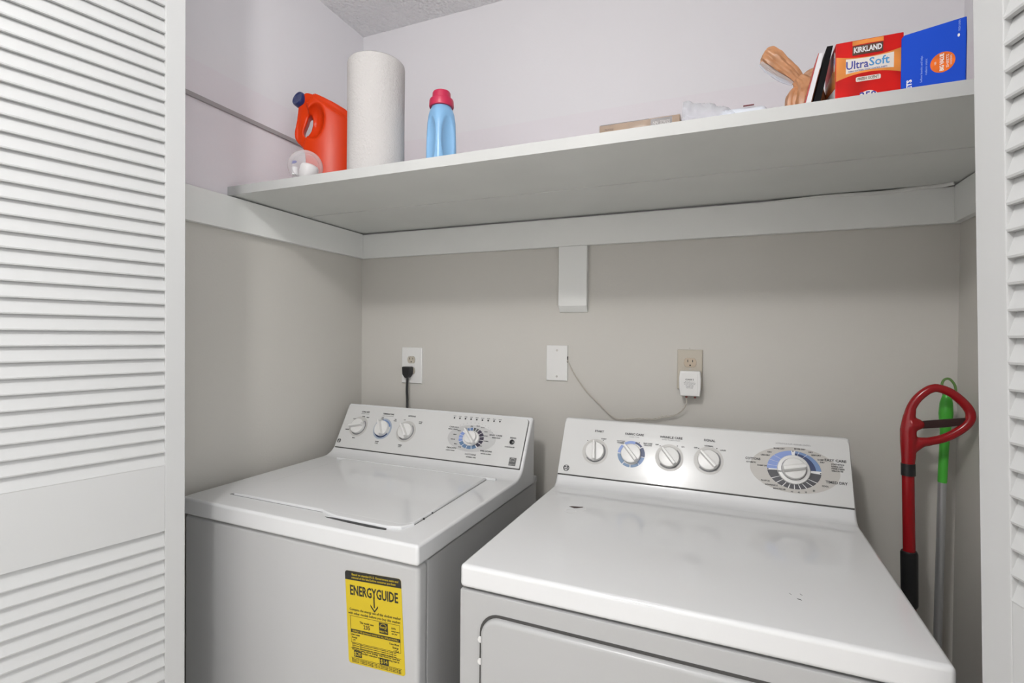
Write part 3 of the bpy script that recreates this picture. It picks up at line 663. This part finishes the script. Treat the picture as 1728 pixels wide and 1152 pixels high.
o2 = plate('blank_wall_plate', 'blank white wall plate with two screws in the middle of the back wall', 'wall plate', 0.757, 0.829, 1.1805, 1.296, PLATE, 0.002, 0.006)
for z in (0.0415, -0.0440):
    bm = bmesh.new(); lathe(bm, [(0.0036, 0), (0.0034, 0.0008), (0, 0.0012)], 16, Matrix.Translation((0, -0.006, z)) @ Matrix.Rotation(R(90), 4, 'X')); build('screw', bm, BRASS, o2, 40)
bm = bmesh.new(); prism(bm, [(0.0345, 0.0215), (0.0372, 0.0225), (0.0368, 0.012), (0.0362, 0.002), (0.0342, 0.003), (0.0350, 0.012)], 1, -0.0062, -0.001); build('broken_notch', bm, SEAM, o2)
o3 = plate('wall_outlet', 'beige outlet plate above the dryer with one socket free', 'outlet', 1.1695, 1.2405, 1.172, 1.2895, BEIGE, 0.004, 0.008)
receptacle(o3, (0.0012, 0.0205), 1.05, -0.0077, BEIGED)
bm = bmesh.new(); cyl(bm, (0.001, -0.0078, 0.0015), (0.001, -0.0092, 0.0015), 0.0032, seg=14); build('screw', bm, BRASS, o3, 40)
bm = bmesh.new(); cyl(bm, (-0.001, -0.0002, 0.0625), (-0.001, -0.002, 0.0625), 0.0022, seg=10); build('screw', bm, BRASS, o3, 40)
ad = thing('plug_in_transformer', 'white plug-in doorbell transformer in the beige outlet', 'transformer', (1.2078, -0.0082, 1.191))
bm = bmesh.new(); prism(bm, [(-0.028, 0.037), (0.028, 0.037), (0.0305, 0.015), (0.0300, -0.012), (0.0275, -0.036), (-0.0265, -0.036), (-0.0300, -0.012), (-0.0305, 0.015)], 1, -0.036, 0.0)
bevel(bm, 0.0035, 3, 30); build('case', bm, PLATE, ad, 40)
bm = bmesh.new(); prism(bm, rrect(-0.0225, 0.0215, -0.031, 0.031, 0.003, 3), 1, -0.0368, -0.035); bevel(bm, 0.0006, 2, 50, lambda e: all(v.co.y < -0.0362 for v in e.verts)); build('face_plate', bm, PLATE, ad, 40)
AM = Matrix.Translation((0, -0.0368, 0)) @ Matrix.Rotation(R(90), 4, 'X')
def adtext(b):
    text(b, 'CLASS 2', AM, (-0.001, 0.0125), 0.0042, bold=0.03, maxw=0.023)
    for i, s in enumerate(('Transformer', 'INPUT 120 VAC 60 Hz 20 W', 'OUTPUT 16 VAC 10 VA', 'UL LISTED', 'CHIME USE', 'MADE IN CHINA')):
        text(b, s, AM, (-0.0005, 0.0062 - 0.0036 * i), 0.0021, maxw=(0.027, 0.032, 0.031, 0.022, 0.020, 0.018)[i])
flatpart('lettering', ad, INK, adtext)
for x in (-0.010, 0.0135):
    bm = bmesh.new(); cyl(bm, (x, -0.017, -0.0355), (x, -0.017, -0.0425), 0.0036, 0.003, 12); build('terminal_screw', bm, mat('terminal_red', (0.28, 0.06, 0.05), 0.4), ad, 40)
# bell wire: two twisted conductors from the blank plate to the transformer
bw = thing('bell_wire', 'thin twisted beige wire hanging between the blank plate and the transformer', 'wire', (1.0, -0.006, 1.1))
core = spline([(0.829, -0.005, 1.249), (0.843, -0.007, 1.221), (0.865, -0.008, 1.187), (0.894, -0.008, 1.151), (0.933, -0.009, 1.115), (0.972, -0.010, 1.080), (1.000, -0.011, 1.069), (1.055, -0.012, 1.0755), (1.105, -0.012, 1.0770), (1.128, -0.012, 1.086), (1.155, -0.014, 1.090), (1.180, -0.018, 1.103), (1.196, -0.025, 1.126), (1.1985, -0.026, 1.148)], 8)
for ph in (0, 1):
    bm = bmesh.new(); pts = []
    for i, p in enumerate(core):
        a = i * 0.85 + ph * math.pi; sp = 0.0016 if i < 60 else 0.0016 + 0.0022 * math.sin(math.pi * min(1, (i - 60) / 20))
        pts.append(p - Vector((1.0, -0.006, 1.1)) + Vector((math.cos(a) * sp * 0.7, min(0, math.sin(a) * sp) * 0.6 - 0.001 * ph, math.sin(a) * sp)))
    tube(bm, pts, 0.0011, 6); build('conductor', bm, WIREM, bw, 60)

# ------------------------------------------------------------------ things on the shelf
SZ = 1.7377
# paper towel roll
pt = thing('paper_towel_roll', 'tall white roll of paper towels standing on the left end of the shelf', 'paper towels', (0.437, -0.489, SZ))
bm = bmesh.new(); N = 72; RT = 0.0735; HT = 0.3015
pr = [(0.021, 0.003), (0.05, 0.0005), (RT - 0.003, 0.0), (RT, 0.003)]
pr += [(RT, 0.02 + i * (HT - 0.03) / 14) for i in range(15)] + [(RT - 0.001, HT - 0.004), (RT - 0.004, HT - 0.0005), (0.05, HT), (0.021, HT - 0.002)]
lathe(bm, pr, N)
for v in bm.verts:
    a = math.atan2(v.co.y, v.co.x); r = math.hypot(v.co.x, v.co.y)
    if r > 0.06: k = 1 + 0.006 * math.sin(3 * a + 0.7) + 0.004 * math.sin(v.co.z * 23 + 2 * a); v.co.x *= k; v.co.y *= k
build('paper_sheets', bm, PAPERT, pt, 50)
bm = bmesh.new(); lathe(bm, [(0.0205, 0.002), (0.0205, HT - 0.001), (0.0185, HT - 0.001), (0.0185, 0.002), (0.0205, 0.002)], 28); build('cardboard_core', bm, CARDB, pt, 40)

def remesh(o, vox, it=8, fac=0.5):
    m1 = o.modifiers.new('r', 'REMESH'); m1.mode = 'VOXEL'; m1.voxel_size = vox; m1.use_smooth_shade = True
    m2 = o.modifiers.new('s', 'SMOOTH'); m2.iterations = it; m2.factor = fac
    evaluated(o)
    for p in o.data.polygons: p.use_smooth = True
    return o
def cut(o, bmc):
    me = bpy.data.meshes.new('c'); bmesh.ops.recalc_face_normals(bmc, faces=bmc.faces[:]); bmc.to_mesh(me); bmc.free(); c = link('c', me)
    c.parent = o.parent
    b = o.modifiers.new('b', 'BOOLEAN'); b.operation = 'DIFFERENCE'; b.object = c; b.solver = 'EXACT'
    bpy.context.view_layer.update(); evaluated(o); bpy.data.objects.remove(c); bpy.data.meshes.remove(me)
def ellipsoid(bm, c, r, rot=None, seg=24):
    m = Matrix.Translation(c) @ (rot.to_4x4() if rot else Matrix.Identity(4)) @ Matrix.Diagonal((*r, 1))
    bmesh.ops.create_uvsphere(bm, u_segments=seg, v_segments=seg // 2, radius=1, matrix=m)

# orange detergent jug, handle to the left, cap tilted up and out
jg = thing('detergent_jug', 'orange detergent jug with navy cap and side handle beside the paper towels', 'bottle', (0.1782, -0.4066, SZ), R(32))
L = lambda p: (p[0] * 1.02, p[1] * 1.02 + 0.008)
out = [(-0.0424, 0.2861), (-0.020, 0.2805), (-0.001, 0.2732), (0.035, 0.2575), (0.0694, 0.2407), (0.088, 0.222), (0.097, 0.190), (0.099, 0.10), (0.098, -0.0075), (-0.028, -0.0075), (-0.036, 0.005), (-0.039, 0.06), (-0.040, 0.095), (-0.0425, 0.1115), (-0.0505, 0.1265), (-0.0672, 0.1434), (-0.0748, 0.1555), (-0.0760, 0.1706), (-0.0722, 0.1912), (-0.0685, 0.2117), (-0.0655, 0.2437), (-0.061, 0.268)]
hole = [(-0.0295, 0.2265), (-0.0250, 0.2149), (-0.0250, 0.1996), (-0.0285, 0.179), (-0.0365, 0.1530), (-0.0455, 0.1580), (-0.0500, 0.1701), (-0.0462, 0.1831), (-0.0398, 0.1988), (-0.0350, 0.2160)]
bm = bmesh.new(); prism(bm, [L(p) for p in out], 1, -0.042, 0.042)
jb = build('jug_body', bm, ORANGE, jg)
bm = bmesh.new(); prism(bm, [L(p) for p in hole], 1, -0.09, 0.09); cut(jb, bm)
for sgn in (-1, 1):   # hollows beside the grip and a slimmer handle, on both faces
    bm = bmesh.new(); ellipsoid(bm, (-0.016, sgn * 0.058, 0.208), (0.030, 0.050, 0.056), Matrix.Rotation(R(8), 3, 'Y'), 32); cut(jb, bm)
    bm = bmesh.new(); prism(bm, [L(p) for p in [(-0.10, 0.105), (-0.050, 0.118), (-0.038, 0.150), (-0.033, 0.20), (-0.034, 0.236), (-0.045, 0.262), (-0.10, 0.262)]], 1, sgn * 0.019, sgn * 0.09); cut(jb, bm)
    bm = bmesh.new(); prism(bm, [L(p) for p in [(-0.10, 0.25), (-0.030, 0.25), (-0.005, 0.30), (-0.10, 0.32)]], 1, sgn * 0.022, sgn * 0.09); cut(jb, bm)
    bm = bmesh.new(); prism(bm, [L(p) for p in [(-0.03, 0.30), (-0.01, 0.262), (0.03, 0.236), (0.09, 0.205), (0.13, 0.19), (0.13, 0.32)]], 1, sgn * 0.036, sgn * 0.09); cut(jb, bm)
for v in remesh(jb, 0.0030, 12, 0.5).data.vertices:   # oval plan: thin towards the front edge, full in the middle
    t = max(-1.0, min(1.0, (v.co.x - 0.022) / 0.085)); v.co.y *= 0.42 + 0.66 * math.sqrt(max(0.0, 1 - t * t))
bm = bmesh.new(); q = Vector((-0.62, -0.74, 0.26)).normalized(); p0 = Vector((-0.0585, 0.002, 0.2790))
mt = Matrix.Translation(p0) @ Vector((0, 0, 1)).rotation_difference(q).to_matrix().to_4x4()
lathe(bm, [(0, -0.012), (0.018, -0.012), (0.0205, 0.0), (0.0222, 0.002), (0.0222, 0.014), (0.020, 0.018), (0.0165, 0.018), (0.0150, 0.0165), (0, 0.016)], 36, mt); build('cap', bm, NAVYC, jg, 40)

# clear dosing ball lying in front of the jug
db = thing('dosing_ball', 'clear plastic ball with a white insert in front of the orange jug', 'container', (0.238, -0.534, SZ + 0.0432))
bm = bmesh.new(); ellipsoid(bm, (0, 0, 0), (0.0475, 0.0430, 0.0430), Matrix.Rotation(R(0), 3, 'Y'), 40); build('clear_shell', bm, CLEAR, db, 80)
bm = bmesh.new(); lathe(bm, [(0, -0.026), (0.021, -0.026), (0.024, -0.022), (0.024, 0.006), (0.020, 0.012), (0.010, 0.015), (0, 0.015)], 28, Matrix.Translation((0.010, 0.004, -0.008)) @ Matrix.Rotation(R(18), 4, 'Y')); build('white_insert', bm, PLATE, db, 40)
bm = bmesh.new(); cyl(bm, (-0.012, -0.025, -0.029), (-0.012, -0.025, -0.008), 0.0078, 0.0072, 20); build('spout', bm, WHITEP, db, 40)
bm = bmesh.new(); flat(bm, ellipse((0, 0), 0.010, 0.0040, 16), Matrix.Translation((-0.010, -0.030, 0.004)) @ Matrix.Rotation(R(90), 4, 'X'), 0.001); build('blue_print', bm, INKB, db)

# fabric softener bottle
fs = thing('softener_bottle', 'light blue fabric softener bottle with a crimson cap on the shelf', 'bottle', (0.601, -0.430, SZ), R(-27))
def rsec(hx, hy, n=40, e=3.0):
    o = []
    for k in range(n):
        a = 2 * math.pi * k / n; c, s = math.cos(a), math.sin(a)
        o.append((hx * math.copysign(abs(c) ** (2 / e), c), hy * math.copysign(abs(s) ** (2 / e), s)))
    return o
def loft(bm, rows):
    rings = [[bm.verts.new((x, y, z)) for x, y in pts] for z, pts in rows]
    for a, b in zip(rings, rings[1:]):
        n = len(a)
        for i in range(n): bm.faces.new((a[i], a[(i + 1) % n], b[(i + 1) % n], b[i]))
    bm.faces.new(rings[0][::-1]); bm.faces.new(rings[-1])
bm = bmesh.new()
loft(bm, [(z, rsec(hx, hx, 48, e)) for z, hx, e in ((0.0, 0.0310, 4), (0.004, 0.0335, 4), (0.05, 0.0340, 4), (0.10, 0.0332, 4), (0.145, 0.0322, 3.6), (0.164, 0.0312, 3.0), (0.176, 0.0292, 2.5), (0.185, 0.0262, 2.1), (0.192, 0.0245, 2))])
fb = build('bottle_body', bm, SKYB, fs)
for a in (0, 90, 180, 270):
    d = Matrix.Rotation(R(a), 3, 'Z')
    bm = bmesh.new(); ellipsoid(bm, d @ Vector((0.0445, 0, 0.098)), (0.0205, 0.0262, 0.078), d, 32); cut(fb, bm)
remesh(fb, 0.0020, 6, 0.5)
bm = bmesh.new(); lathe(bm, [(0.026, 0.186), (0.0312, 0.186), (0.0325, 0.189), (0.0318, 0.203), (0.0305, 0.206), (0.0245, 0.208), (0.0236, 0.223), (0.0220, 0.2265), (0.018, 0.227), (0.0, 0.2255)], 40)
for v in bm.verts:
    if v.co.z > 0.2075:
        a = math.atan2(v.co.y, v.co.x); k = 1 + 0.02 * math.sin(a * 20); v.co.x *= k; v.co.y *= k
build('cap', bm, CRIM, fs, 45)

# flat kraft box in shrink wrap
kb = thing('flat_carton', 'low tan carton with a dark label lying in the middle of the shelf', 'box', (1.111, -0.360, SZ))
bbox_obj('carton', (-0.091, 0.089, -0.06, 0.06, 0.0, 0.0815), KRAFT, kb, 0.002)
KM = Matrix.Translation((0, -0.0600, 0)) @ Matrix.Rotation(R(90), 4, 'X')
flatpart('dark_label', kb, DARKL, lambda b: flat(b, [(0.026, 0.02), (0.072, 0.02), (0.072, 0.079), (0.026, 0.079)], KM, 0.0004))
flatpart('lettering', kb, mat('label_pale', (0.45, 0.42, 0.40), 0.5), lambda b: text(b, 'NN SERIES', KM, (0.049, 0.0685), 0.0075, z=0.0005, maxw=0.037, bold=0.03))
flatpart('lettering', kb, BROWNP, lambda b: (text(b, 'FRAGILE', KM, (-0.068, 0.0685), 0.0045, z=0.0002, maxw=0.020), text(b, 'HANDLE WITH CARE', KM, (-0.060, 0.0610), 0.0040, z=0.0002, maxw=0.036)))
flatpart('dark_label', kb, DARKL, lambda b: flat(b, [(-0.088, 0.0798), (0.0215, 0.0798), (0.0215, 0.0812), (-0.088, 0.0812)], KM, 0.0004))
bm = bmesh.new(); box(bm, -0.0925, 0.0905, -0.0618, 0.0615, 0.0003, 0.0832); bevel(bm, 0.003, 2); build('shrink_wrap', bm, SHRINK, kb, 40)

# clear plastic bag lying beside the carton
cb = thing('clear_plastic_bag', 'crumpled clear plastic bag lying on the shelf between carton and brown bag', 'bag', (1.29, -0.40, SZ))
bm = bmesh.new(); NX, NY = 34, 16; g = []
prof_z = [(0.0, 0.045), (0.02, 0.108), (0.08, 0.112), (0.20, 0.110), (0.32, 0.100), (0.42, 0.088), (0.55, 0.078), (0.72, 0.073), (0.88, 0.0735), (1.0, 0.058)]
def lerp(tb, t):
    for (a, x), (b, y) in zip(tb, tb[1:]):
        if t <= b: return x + (y - x) * (t - a) / (b - a)
    return tb[-1][1]
rnd = random.Random(3)
for i in range(NX + 1):
    row = []
    for j in range(NY + 1):
        s, t = i / NX, j / NY
        zt = lerp(prof_z, s) * math.sin(math.pi * min(1, max(0, t * 0.92 + 0.04))) ** 0.45
        row.append(bm.verts.new((-0.089 + 0.183 * s, -0.055 + 0.12 * t + 0.004 * math.sin(9 * s), max(0.002, zt + rnd.uniform(-0.004, 0.004) + 0.004 * math.sin(14 * s + 5 * t)))))
    g.append(row)
for i in range(NX):
    for j in range(NY): bm.faces.new((g[i][j], g[i + 1][j], g[i + 1][j + 1], g[i][j + 1]))
o = build('film', bm, FILM, cb, 60)
bm = bmesh.new(); box(bm, -0.01, 0.082, -0.045, 0.045, 0.002, 0.068); bevel(bm, 0.012, 3)
for v in bm.verts: v.co.z *= (1.0 if v.co.x < 0.04 else 0.98)
build('white_contents', bm, mat('white_pouch', (0.68, 0.72, 0.78), 0.4), cb, 40)
bm = bmesh.new(); box(bm, 0.036, 0.056, -0.0475, -0.0445, 0.0655, 0.0675); build('red_strip', bm, mat('maroon_print', (0.18, 0.03, 0.04), 0.5), cb)

# brown plastic bag twisted to a tail
bb = thing('brown_plastic_bag', 'brown plastic bag with a twisted tail leaning left beside the red box', 'bag', (1.42, -0.39, SZ))
def lobes(bm, path, radii, n, amp, ph, squash=0.6):
    """pleated tube"""
    pts = spline(path, 7); rr = [radii[0]] * 0
    m = len(pts); rings = []
    for i, p in enumerate(pts):
        s = i / (m - 1) * (len(radii) - 1); k = min(int(s), len(radii) - 2); r = radii[k] + (radii[k + 1] - radii[k]) * (s - k)
        a = pts[max(0, i - 1)]; b = pts[min(m - 1, i + 1)]; t = (b - a).normalized()
        yv = Vector((0, 1, 0)); sd = t.cross(yv).normalized(); yv = sd.cross(t)
        ring = []
        for q in range(48):
            an = 2 * math.pi * q / 48; f = r * (1 + amp * math.sin(n * an + ph + i * 0.05) + 0.05 * math.sin(17 * an + i * 0.4))
            ring.append(bm.verts.new(p + sd * math.cos(an) * f + yv * math.sin(an) * f * squash))
        rings.append(ring)
    for a, b in zip(rings, rings[1:]):
        for q in range(48): bm.faces.new((a[q], a[(q + 1) % 48], b[(q + 1) % 48], b[q]))
    bm.faces.new(rings[0][::-1]); bm.faces.new(rings[-1])
Lb = lambda x, z, y=0: (x - 1.42, y, z - SZ)
bm = bmesh.new(); lobes(bm, [Lb(1.434, 1.862), Lb(1.420, 1.880), Lb(1.402, 1.898), Lb(1.386, 1.914), Lb(1.372, 1.927), Lb(1.366, 1.931)], [0.010, 0.014, 0.017, 0.0195, 0.018, 0.010], 7, 0.14, 0.4, 0.75)
build('tail', bm, BROWNBAG, bb, 60)
bm = bmesh.new(); lobes(bm, [Lb(1.430, 1.866), Lb(1.440, 1.855), Lb(1.448, 1.838), Lb(1.450, 1.81), Lb(1.450, 1.775), Lb(1.449, 1.742)], [0.011, 0.017, 0.026, 0.030, 0.031, 0.028], 6, 0.10, 1.0, 1.1)
build('bag_body', bm, BROWNBAG, bb, 60)
bm = bmesh.new(); lobes(bm, [Lb(1.430, 1.848), Lb(1.424, 1.830), Lb(1.424, 1.80), Lb(1.426, 1.77), Lb(1.426, 1.742)], [0.007, 0.014, 0.016, 0.018, 0.016], 5, 0.10, 0.2, 1.0)
build('crumpled_flap', bm, BROWNBAG, bb, 60)
bm = bmesh.new(); lobes(bm, [Lb(1.470, 1.874), Lb(1.452, 1.868), Lb(1.436, 1.860)], [0.014, 0.013, 0.008], 5, 0.1, 0.2, 0.8)
build('gathered_fold', bm, BROWNBAG, bb, 60)
bm = bmesh.new(); lobes(bm, [Lb(1.424, 1.862), Lb(1.400, 1.880), Lb(1.378, 1.903), Lb(1.362, 1.915)], [0.008, 0.011, 0.012, 0.007], 4, 0.10, 0.2, 0.5)
build('clear_edge', bm, FILMW, bb, 60)

# white booklet leaning by the red box, black wedge added as shaded gap
def leaning(name, label, cat, m, x_bot, x_top, zt, th, y0, y1, edge=None):
    t = thing(name, label, cat, (x_bot, (y0 + y1) / 2, SZ)); h = zt - SZ; dy = (y1 - y0) / 2; dx = x_top - x_bot
    bm = bmesh.new(); prism(bm, [(0, 0.0), (th, 0.0), (dx + th * 0.8, h), (dx, h)], 1, -dy, dy); bevel(bm, 0.0006, 2); build('cover', bm, m, t, 40)
    if edge:
        bm = bmesh.new(); prism(bm, [(-0.0014, 0.0008), (-0.0002, 0.0), (dx - 0.0002, h), (dx - 0.0014, h)], 1, -dy - 0.0002, dy); build('edge_strip', bm, edge, t)
    return t
leaning('booklet', 'thin white booklet with a red edge leaning towards the red box', 'booklet', PAPER, 1.4250, 1.4555, 1.869, 0.0095, -0.480, -0.432, mat('red_edge', (0.50, 0.06, 0.05), 0.5))
leaning('dark_gap_wedge', 'black wedge added as the shaded gap between white booklet and red box', 'shade wedge', mat('gap_black', (0.007, 0.007, 0.008), 0.75, 0.12), 1.4395, 1.4690, 1.8815, 0.0125, -0.476, -0.432)

# red dryer-sheet box
rb = thing('dryer_sheet_box', 'red and orange dryer sheet carton with blue lettering on the shelf', 'box', (1.5345, -0.43, SZ))
bw_, bh_ = 0.0525, 0.1415
bm = bmesh.new(); box(bm, -bw_, bw_, -0.054, 0.05, 0, bh_); bevel(bm, 0.0016, 2); build('carton', bm, REDBX, rb, 40)
RM = Matrix.Translation((0, -0.0540, 0)) @ Matrix.Rotation(R(90), 4, 'X')
def band(lo, hi, x0=-0.0515, x1=0.0515, n=20):
    xs = [x0 + (x1 - x0) * i / n for i in range(n + 1)]
    return [(x, lo(x)) for x in xs] + [(x, hi(x)) for x in reversed(xs)]
cv = lambda x: (x / 0.0515) ** 2
flatpart('orange_band', rb, ORBX, lambda b: (flat(b, band(lambda x: 0.080 - 0.010 * cv(x), lambda x: 0.108 + 0.007 * cv(x)), RM, 0.0003), flat(b, band(lambda x: 0.1325 - 0.003 * cv(x), lambda x: 0.1400, -0.026, 0.022), RM, 0.0003)))
flatpart('cream_band', rb, CREAM, lambda b: flat(b, band(lambda x: 0.0835 - 0.004 * cv(x) * 1.3, lambda x: 0.1065 + 0.0040 * cv(x), -0.036, 0.038), RM, 0.0003, 0.0003))
flatpart('brown_plaque', rb, BROWNP, lambda b: flat(b, rrect(-0.026, 0.0215, 0.1135, 0.1305, 0.001, 2), RM, 0.0004, 0.0003))
flatpart('lettering', rb, WHITEP, lambda b: text(b, 'KIRKLAND', RM, (-0.0022, 0.122), 0.0095, z=0.0007, maxw=0.0435, bold=0.045))
flatpart('lettering', rb, INKB, lambda b: (text(b, 'Ultra', RM, (-0.0185, 0.0952), 0.0145, z=0.0007, maxw=0.035, bold=0.02), text(b, 'FABRIC SOFTENER, STATIC CONTROL SHEETS', RM, (-0.002, 0.0845), 0.0026, z=0.0007, maxw=0.060)))
flatpart('lettering', rb, INKC, lambda b: text(b, 'Soft', RM, (0.0155, 0.0965), 0.0145, z=0.0007, maxw=0.031, bold=0.02))
flatpart('cream_tag', rb, CREAM, lambda b: (flat(b, rrect(-0.020, 0.0185, 0.0640, 0.0725, 0.002, 2), RM, 0.0003, 0.0003), flat(b, ellipse((0.0, 0.0310), 0.0165, 0.0145, 30), RM, 0.0003, 0.0003)))
flatpart('lettering', rb, BROWNP, lambda b: text(b, 'FRESH SCENT', RM, (-0.0008, 0.0682), 0.0048, z=0.0007, maxw=0.033, bold=0.02))
flatpart('lettering', rb, INKB, lambda b: text(b, '250', RM, (-0.001, 0.0365), 0.0120, z=0.0007, bold=0.03))
SM = Matrix.Translation((-0.0525, 0, 0)) @ Matrix.Rotation(R(-90), 4, 'Z') @ Matrix.Rotation(R(90), 4, 'X')
flatpart('side_print', rb, PAPER, lambda b: flat(b, band(lambda x: 0.004, lambda x: 0.078 - 0.02 * (x + 0.05) / 0.1, -0.048, 0.052), SM, 0.0003))
flatpart('side_print', rb, ORBX, lambda b: flat(b, band(lambda x: 0.080 - 0.02 * (x + 0.05) / 0.1, lambda x: 0.100, -0.048, 0.052), SM, 0.0003))
flatpart('side_print', rb, CREAM, lambda b: flat(b, ellipse((0.044, 0.112), 0.008, 0.018, 20), SM, 0.0003, 0.0002))
flatpart('lettering', rb, INKB, lambda b: text(b, '250', SM, (0.0445, 0.113), 0.006, z=0.0006, rot=90, bold=0.03))

# blue carton, turned so that its broad side faces the opening
bb2 = thing('blue_carton', 'bright blue carton with an orange oval at the right end of the shelf', 'box', (1.5815, -0.4900, SZ), R(-20))
BWD, BHT = 0.0875, 0.1312
bm = bmesh.new(); prism(bm, [(0, 0), (BWD, 0), (BWD, BHT), (0.004, BHT), (0, BHT - 0.004)], 1, 0.0, 0.060); bevel(bm, 0.0016, 2); build('carton', bm, BLUEB, bb2, 40)
BM = Matrix.Rotation(R(90), 4, 'X')
flatpart('orange_oval', bb2, ORP, lambda b: flat(b, ellipse((0.0574, 0.0645), 0.0165, 0.0172, 36), BM, 0.0004))
flatpart('lettering', bb2, CREAM, lambda b: (text(b, 'BIG VALUE', BM, (0.0565, 0.0645), 0.0052, z=0.0005, rot=90, maxw=0.029, bold=0.05), text(b, '100', BM, (0.0478, 0.0650), 0.0026, z=0.0005, rot=90), text(b, 'SHEETS', BM, (0.0640, 0.0645), 0.0032, z=0.0005, rot=90, maxw=0.022), text(b, 'CONTENTS', BM, (0.0685, 0.0650), 0.0024, z=0.0005, rot=90, maxw=0.016)))
flatpart('lettering', bb2, PALEB, lambda b: (text(b, 'Softens laundry and helps', BM, (0.0290, 0.062), 0.0030, z=0.0002, rot=90, maxw=0.046), text(b, 'reduce static', BM, (0.0355, 0.064), 0.0030, z=0.0002, rot=90, maxw=0.028), text(b, 'FRESH LINEN', BM, (0.0785, 0.119), 0.0026, z=0.0002, rot=90, maxw=0.018)))
flatpart('pale_mark', bb2, WHITEP, lambda b: flat(b, ellipse((0.0776, 0.103), 0.0016, 0.0028, 12), BM, 0.0003))
flatpart('lettering', bb2, WHITEP, lambda b: text(b, 'SHEETS', BM, (0.0125, 0.0310), 0.0068, z=0.0002, rot=90, maxw=0.036, bold=0.05))

# ------------------------------------------------------------------ long-handled tools in the gap right of the dryer
rm = thing('floor_sweeper', 'red long-handled floor tool with a loop grip between dryer and right wall', 'mop', (1.7215, -0.15, 0))
Q = lambda x, z, y=0.0: (x - 1.7215, y, z)
bm = bmesh.new(); tube(bm, [Q(1.7225, 0.05), Q(1.7035, 0.835), Q(1.6985, 1.022)], 0.0122, 20); build('shaft', bm, REDP, rm, 50)
bm = bmesh.new(); tube(bm, [Q(1.7066, 0.700), Q(1.7062, 0.705), Q(1.7036, 0.826), Q(1.7034, 0.831)], [0.0145, 0.0165, 0.0170, 0.0150], 22); build('foam_grip', bm, BLACK, rm, 50)
bm = bmesh.new(); tube(bm, [Q(1.6992, 1.008), Q(1.6984, 1.036)], 0.0140, 22); build('collar', bm, BLACK, rm, 50)
bm = bmesh.new(); box(bm, -0.11, 0.10, -0.05, 0.05, 0.002, 0.035); bevel(bm, 0.012, 3); cyl(bm, Q(1.7225, 0.03), Q(1.7225, 0.07), 0.016, 0.014); build('floor_head', bm, BLACK, rm, 40)
loop = spline([Q(1.6960, 1.125), Q(1.7000, 1.158), Q(1.7150, 1.190), Q(1.7420, 1.2135), Q(1.7700, 1.2085), Q(1.7950, 1.188), Q(1.8110, 1.1640), Q(1.8100, 1.1420), Q(1.7930, 1.1205), Q(1.7650, 1.1005), Q(1.7350, 1.0900), Q(1.7120, 1.0830), Q(1.7000, 1.0700), Q(1.6960, 1.095)], 6, True)
bm = bmesh.new(); tube(bm, loop, [0.0098] * len(loop), 14, True)
tube(bm, [Q(1.6985, 1.030), Q(1.6990, 1.050), Q(1.6985, 1.085), Q(1.6975, 1.115), Q(1.6990, 1.145), Q(1.703, 1.163)], [0.0128, 0.0142, 0.0162, 0.0160, 0.0125, 0.0095], 18)
tube(bm, [Q(1.700, 1.066), Q(1.722, 1.088), Q(1.74, 1.0905)], [0.012, 0.0125, 0.0098], 14)
tube(bm, [Q(1.700, 1.128), Q(1.718, 1.1285), Q(1.727, 1.1275)], [0.018, 0.0135, 0.007], 14)
gh = build('loop_handle', bm, REDP, rm); remesh(gh, 0.0024, 6, 0.5)
bm = bmesh.new(); prism(bm, [(1.722 - 1.7215, 1.119), (1.765 - 1.7215, 1.125), (1.802 - 1.7215, 1.134), (1.804 - 1.7215, 1.150), (1.765 - 1.7215, 1.144), (1.722 - 1.7215, 1.137)], 1, -0.003, 0.003); bevel(bm, 0.0015, 2); build('hand_strap', bm, mat('dark_strap', (0.03, 0.010, 0.010), 0.4), rm, 40)

gd = thing('duster_pole', 'green-handled aluminium pole with a hanging loop behind the red tool', 'duster', (1.7845, -0.085, 0))
Q = lambda x, z, y=0.0: (x - 1.7845, y, z)
bm = bmesh.new(); tube(bm, [Q(1.7790, 0.03), Q(1.7815, 0.655), Q(1.7845, 0.995)], [0.0085, 0.0085, 0.0085], 18); build('pole', bm, ALU, gd, 50)
bm = bmesh.new(); tube(bm, [Q(1.7843, 0.984), Q(1.7846, 0.987), Q(1.7868, 1.066), Q(1.7880, 1.105), Q(1.7890, 1.130), Q(1.7890, 1.150), Q(1.7893, 1.175), Q(1.7905, 1.193), Q(1.7915, 1.199)], [0.0085, 0.0092, 0.0093, 0.0098, 0.0125, 0.0140, 0.0125, 0.0085, 0.004], 22); build('grip', bm, GREENP, gd, 60)
bm = bmesh.new(); tube(bm, spline([Q(1.7860, 1.190), Q(1.7800, 1.210), Q(1.7830, 1.228), Q(1.7930, 1.2330), Q(1.8030, 1.222), Q(1.8070, 1.205), Q(1.8010, 1.188)], 6), 0.0028, 10); build('hanging_loop', bm, GREEND, gd, 60)
bm = bmesh.new(); tube(bm, [Q(1.7788, 0.0), Q(1.7790, 0.05)], [0.011, 0.011], 16); build('end_cap', bm, BLACK, gd, 50)
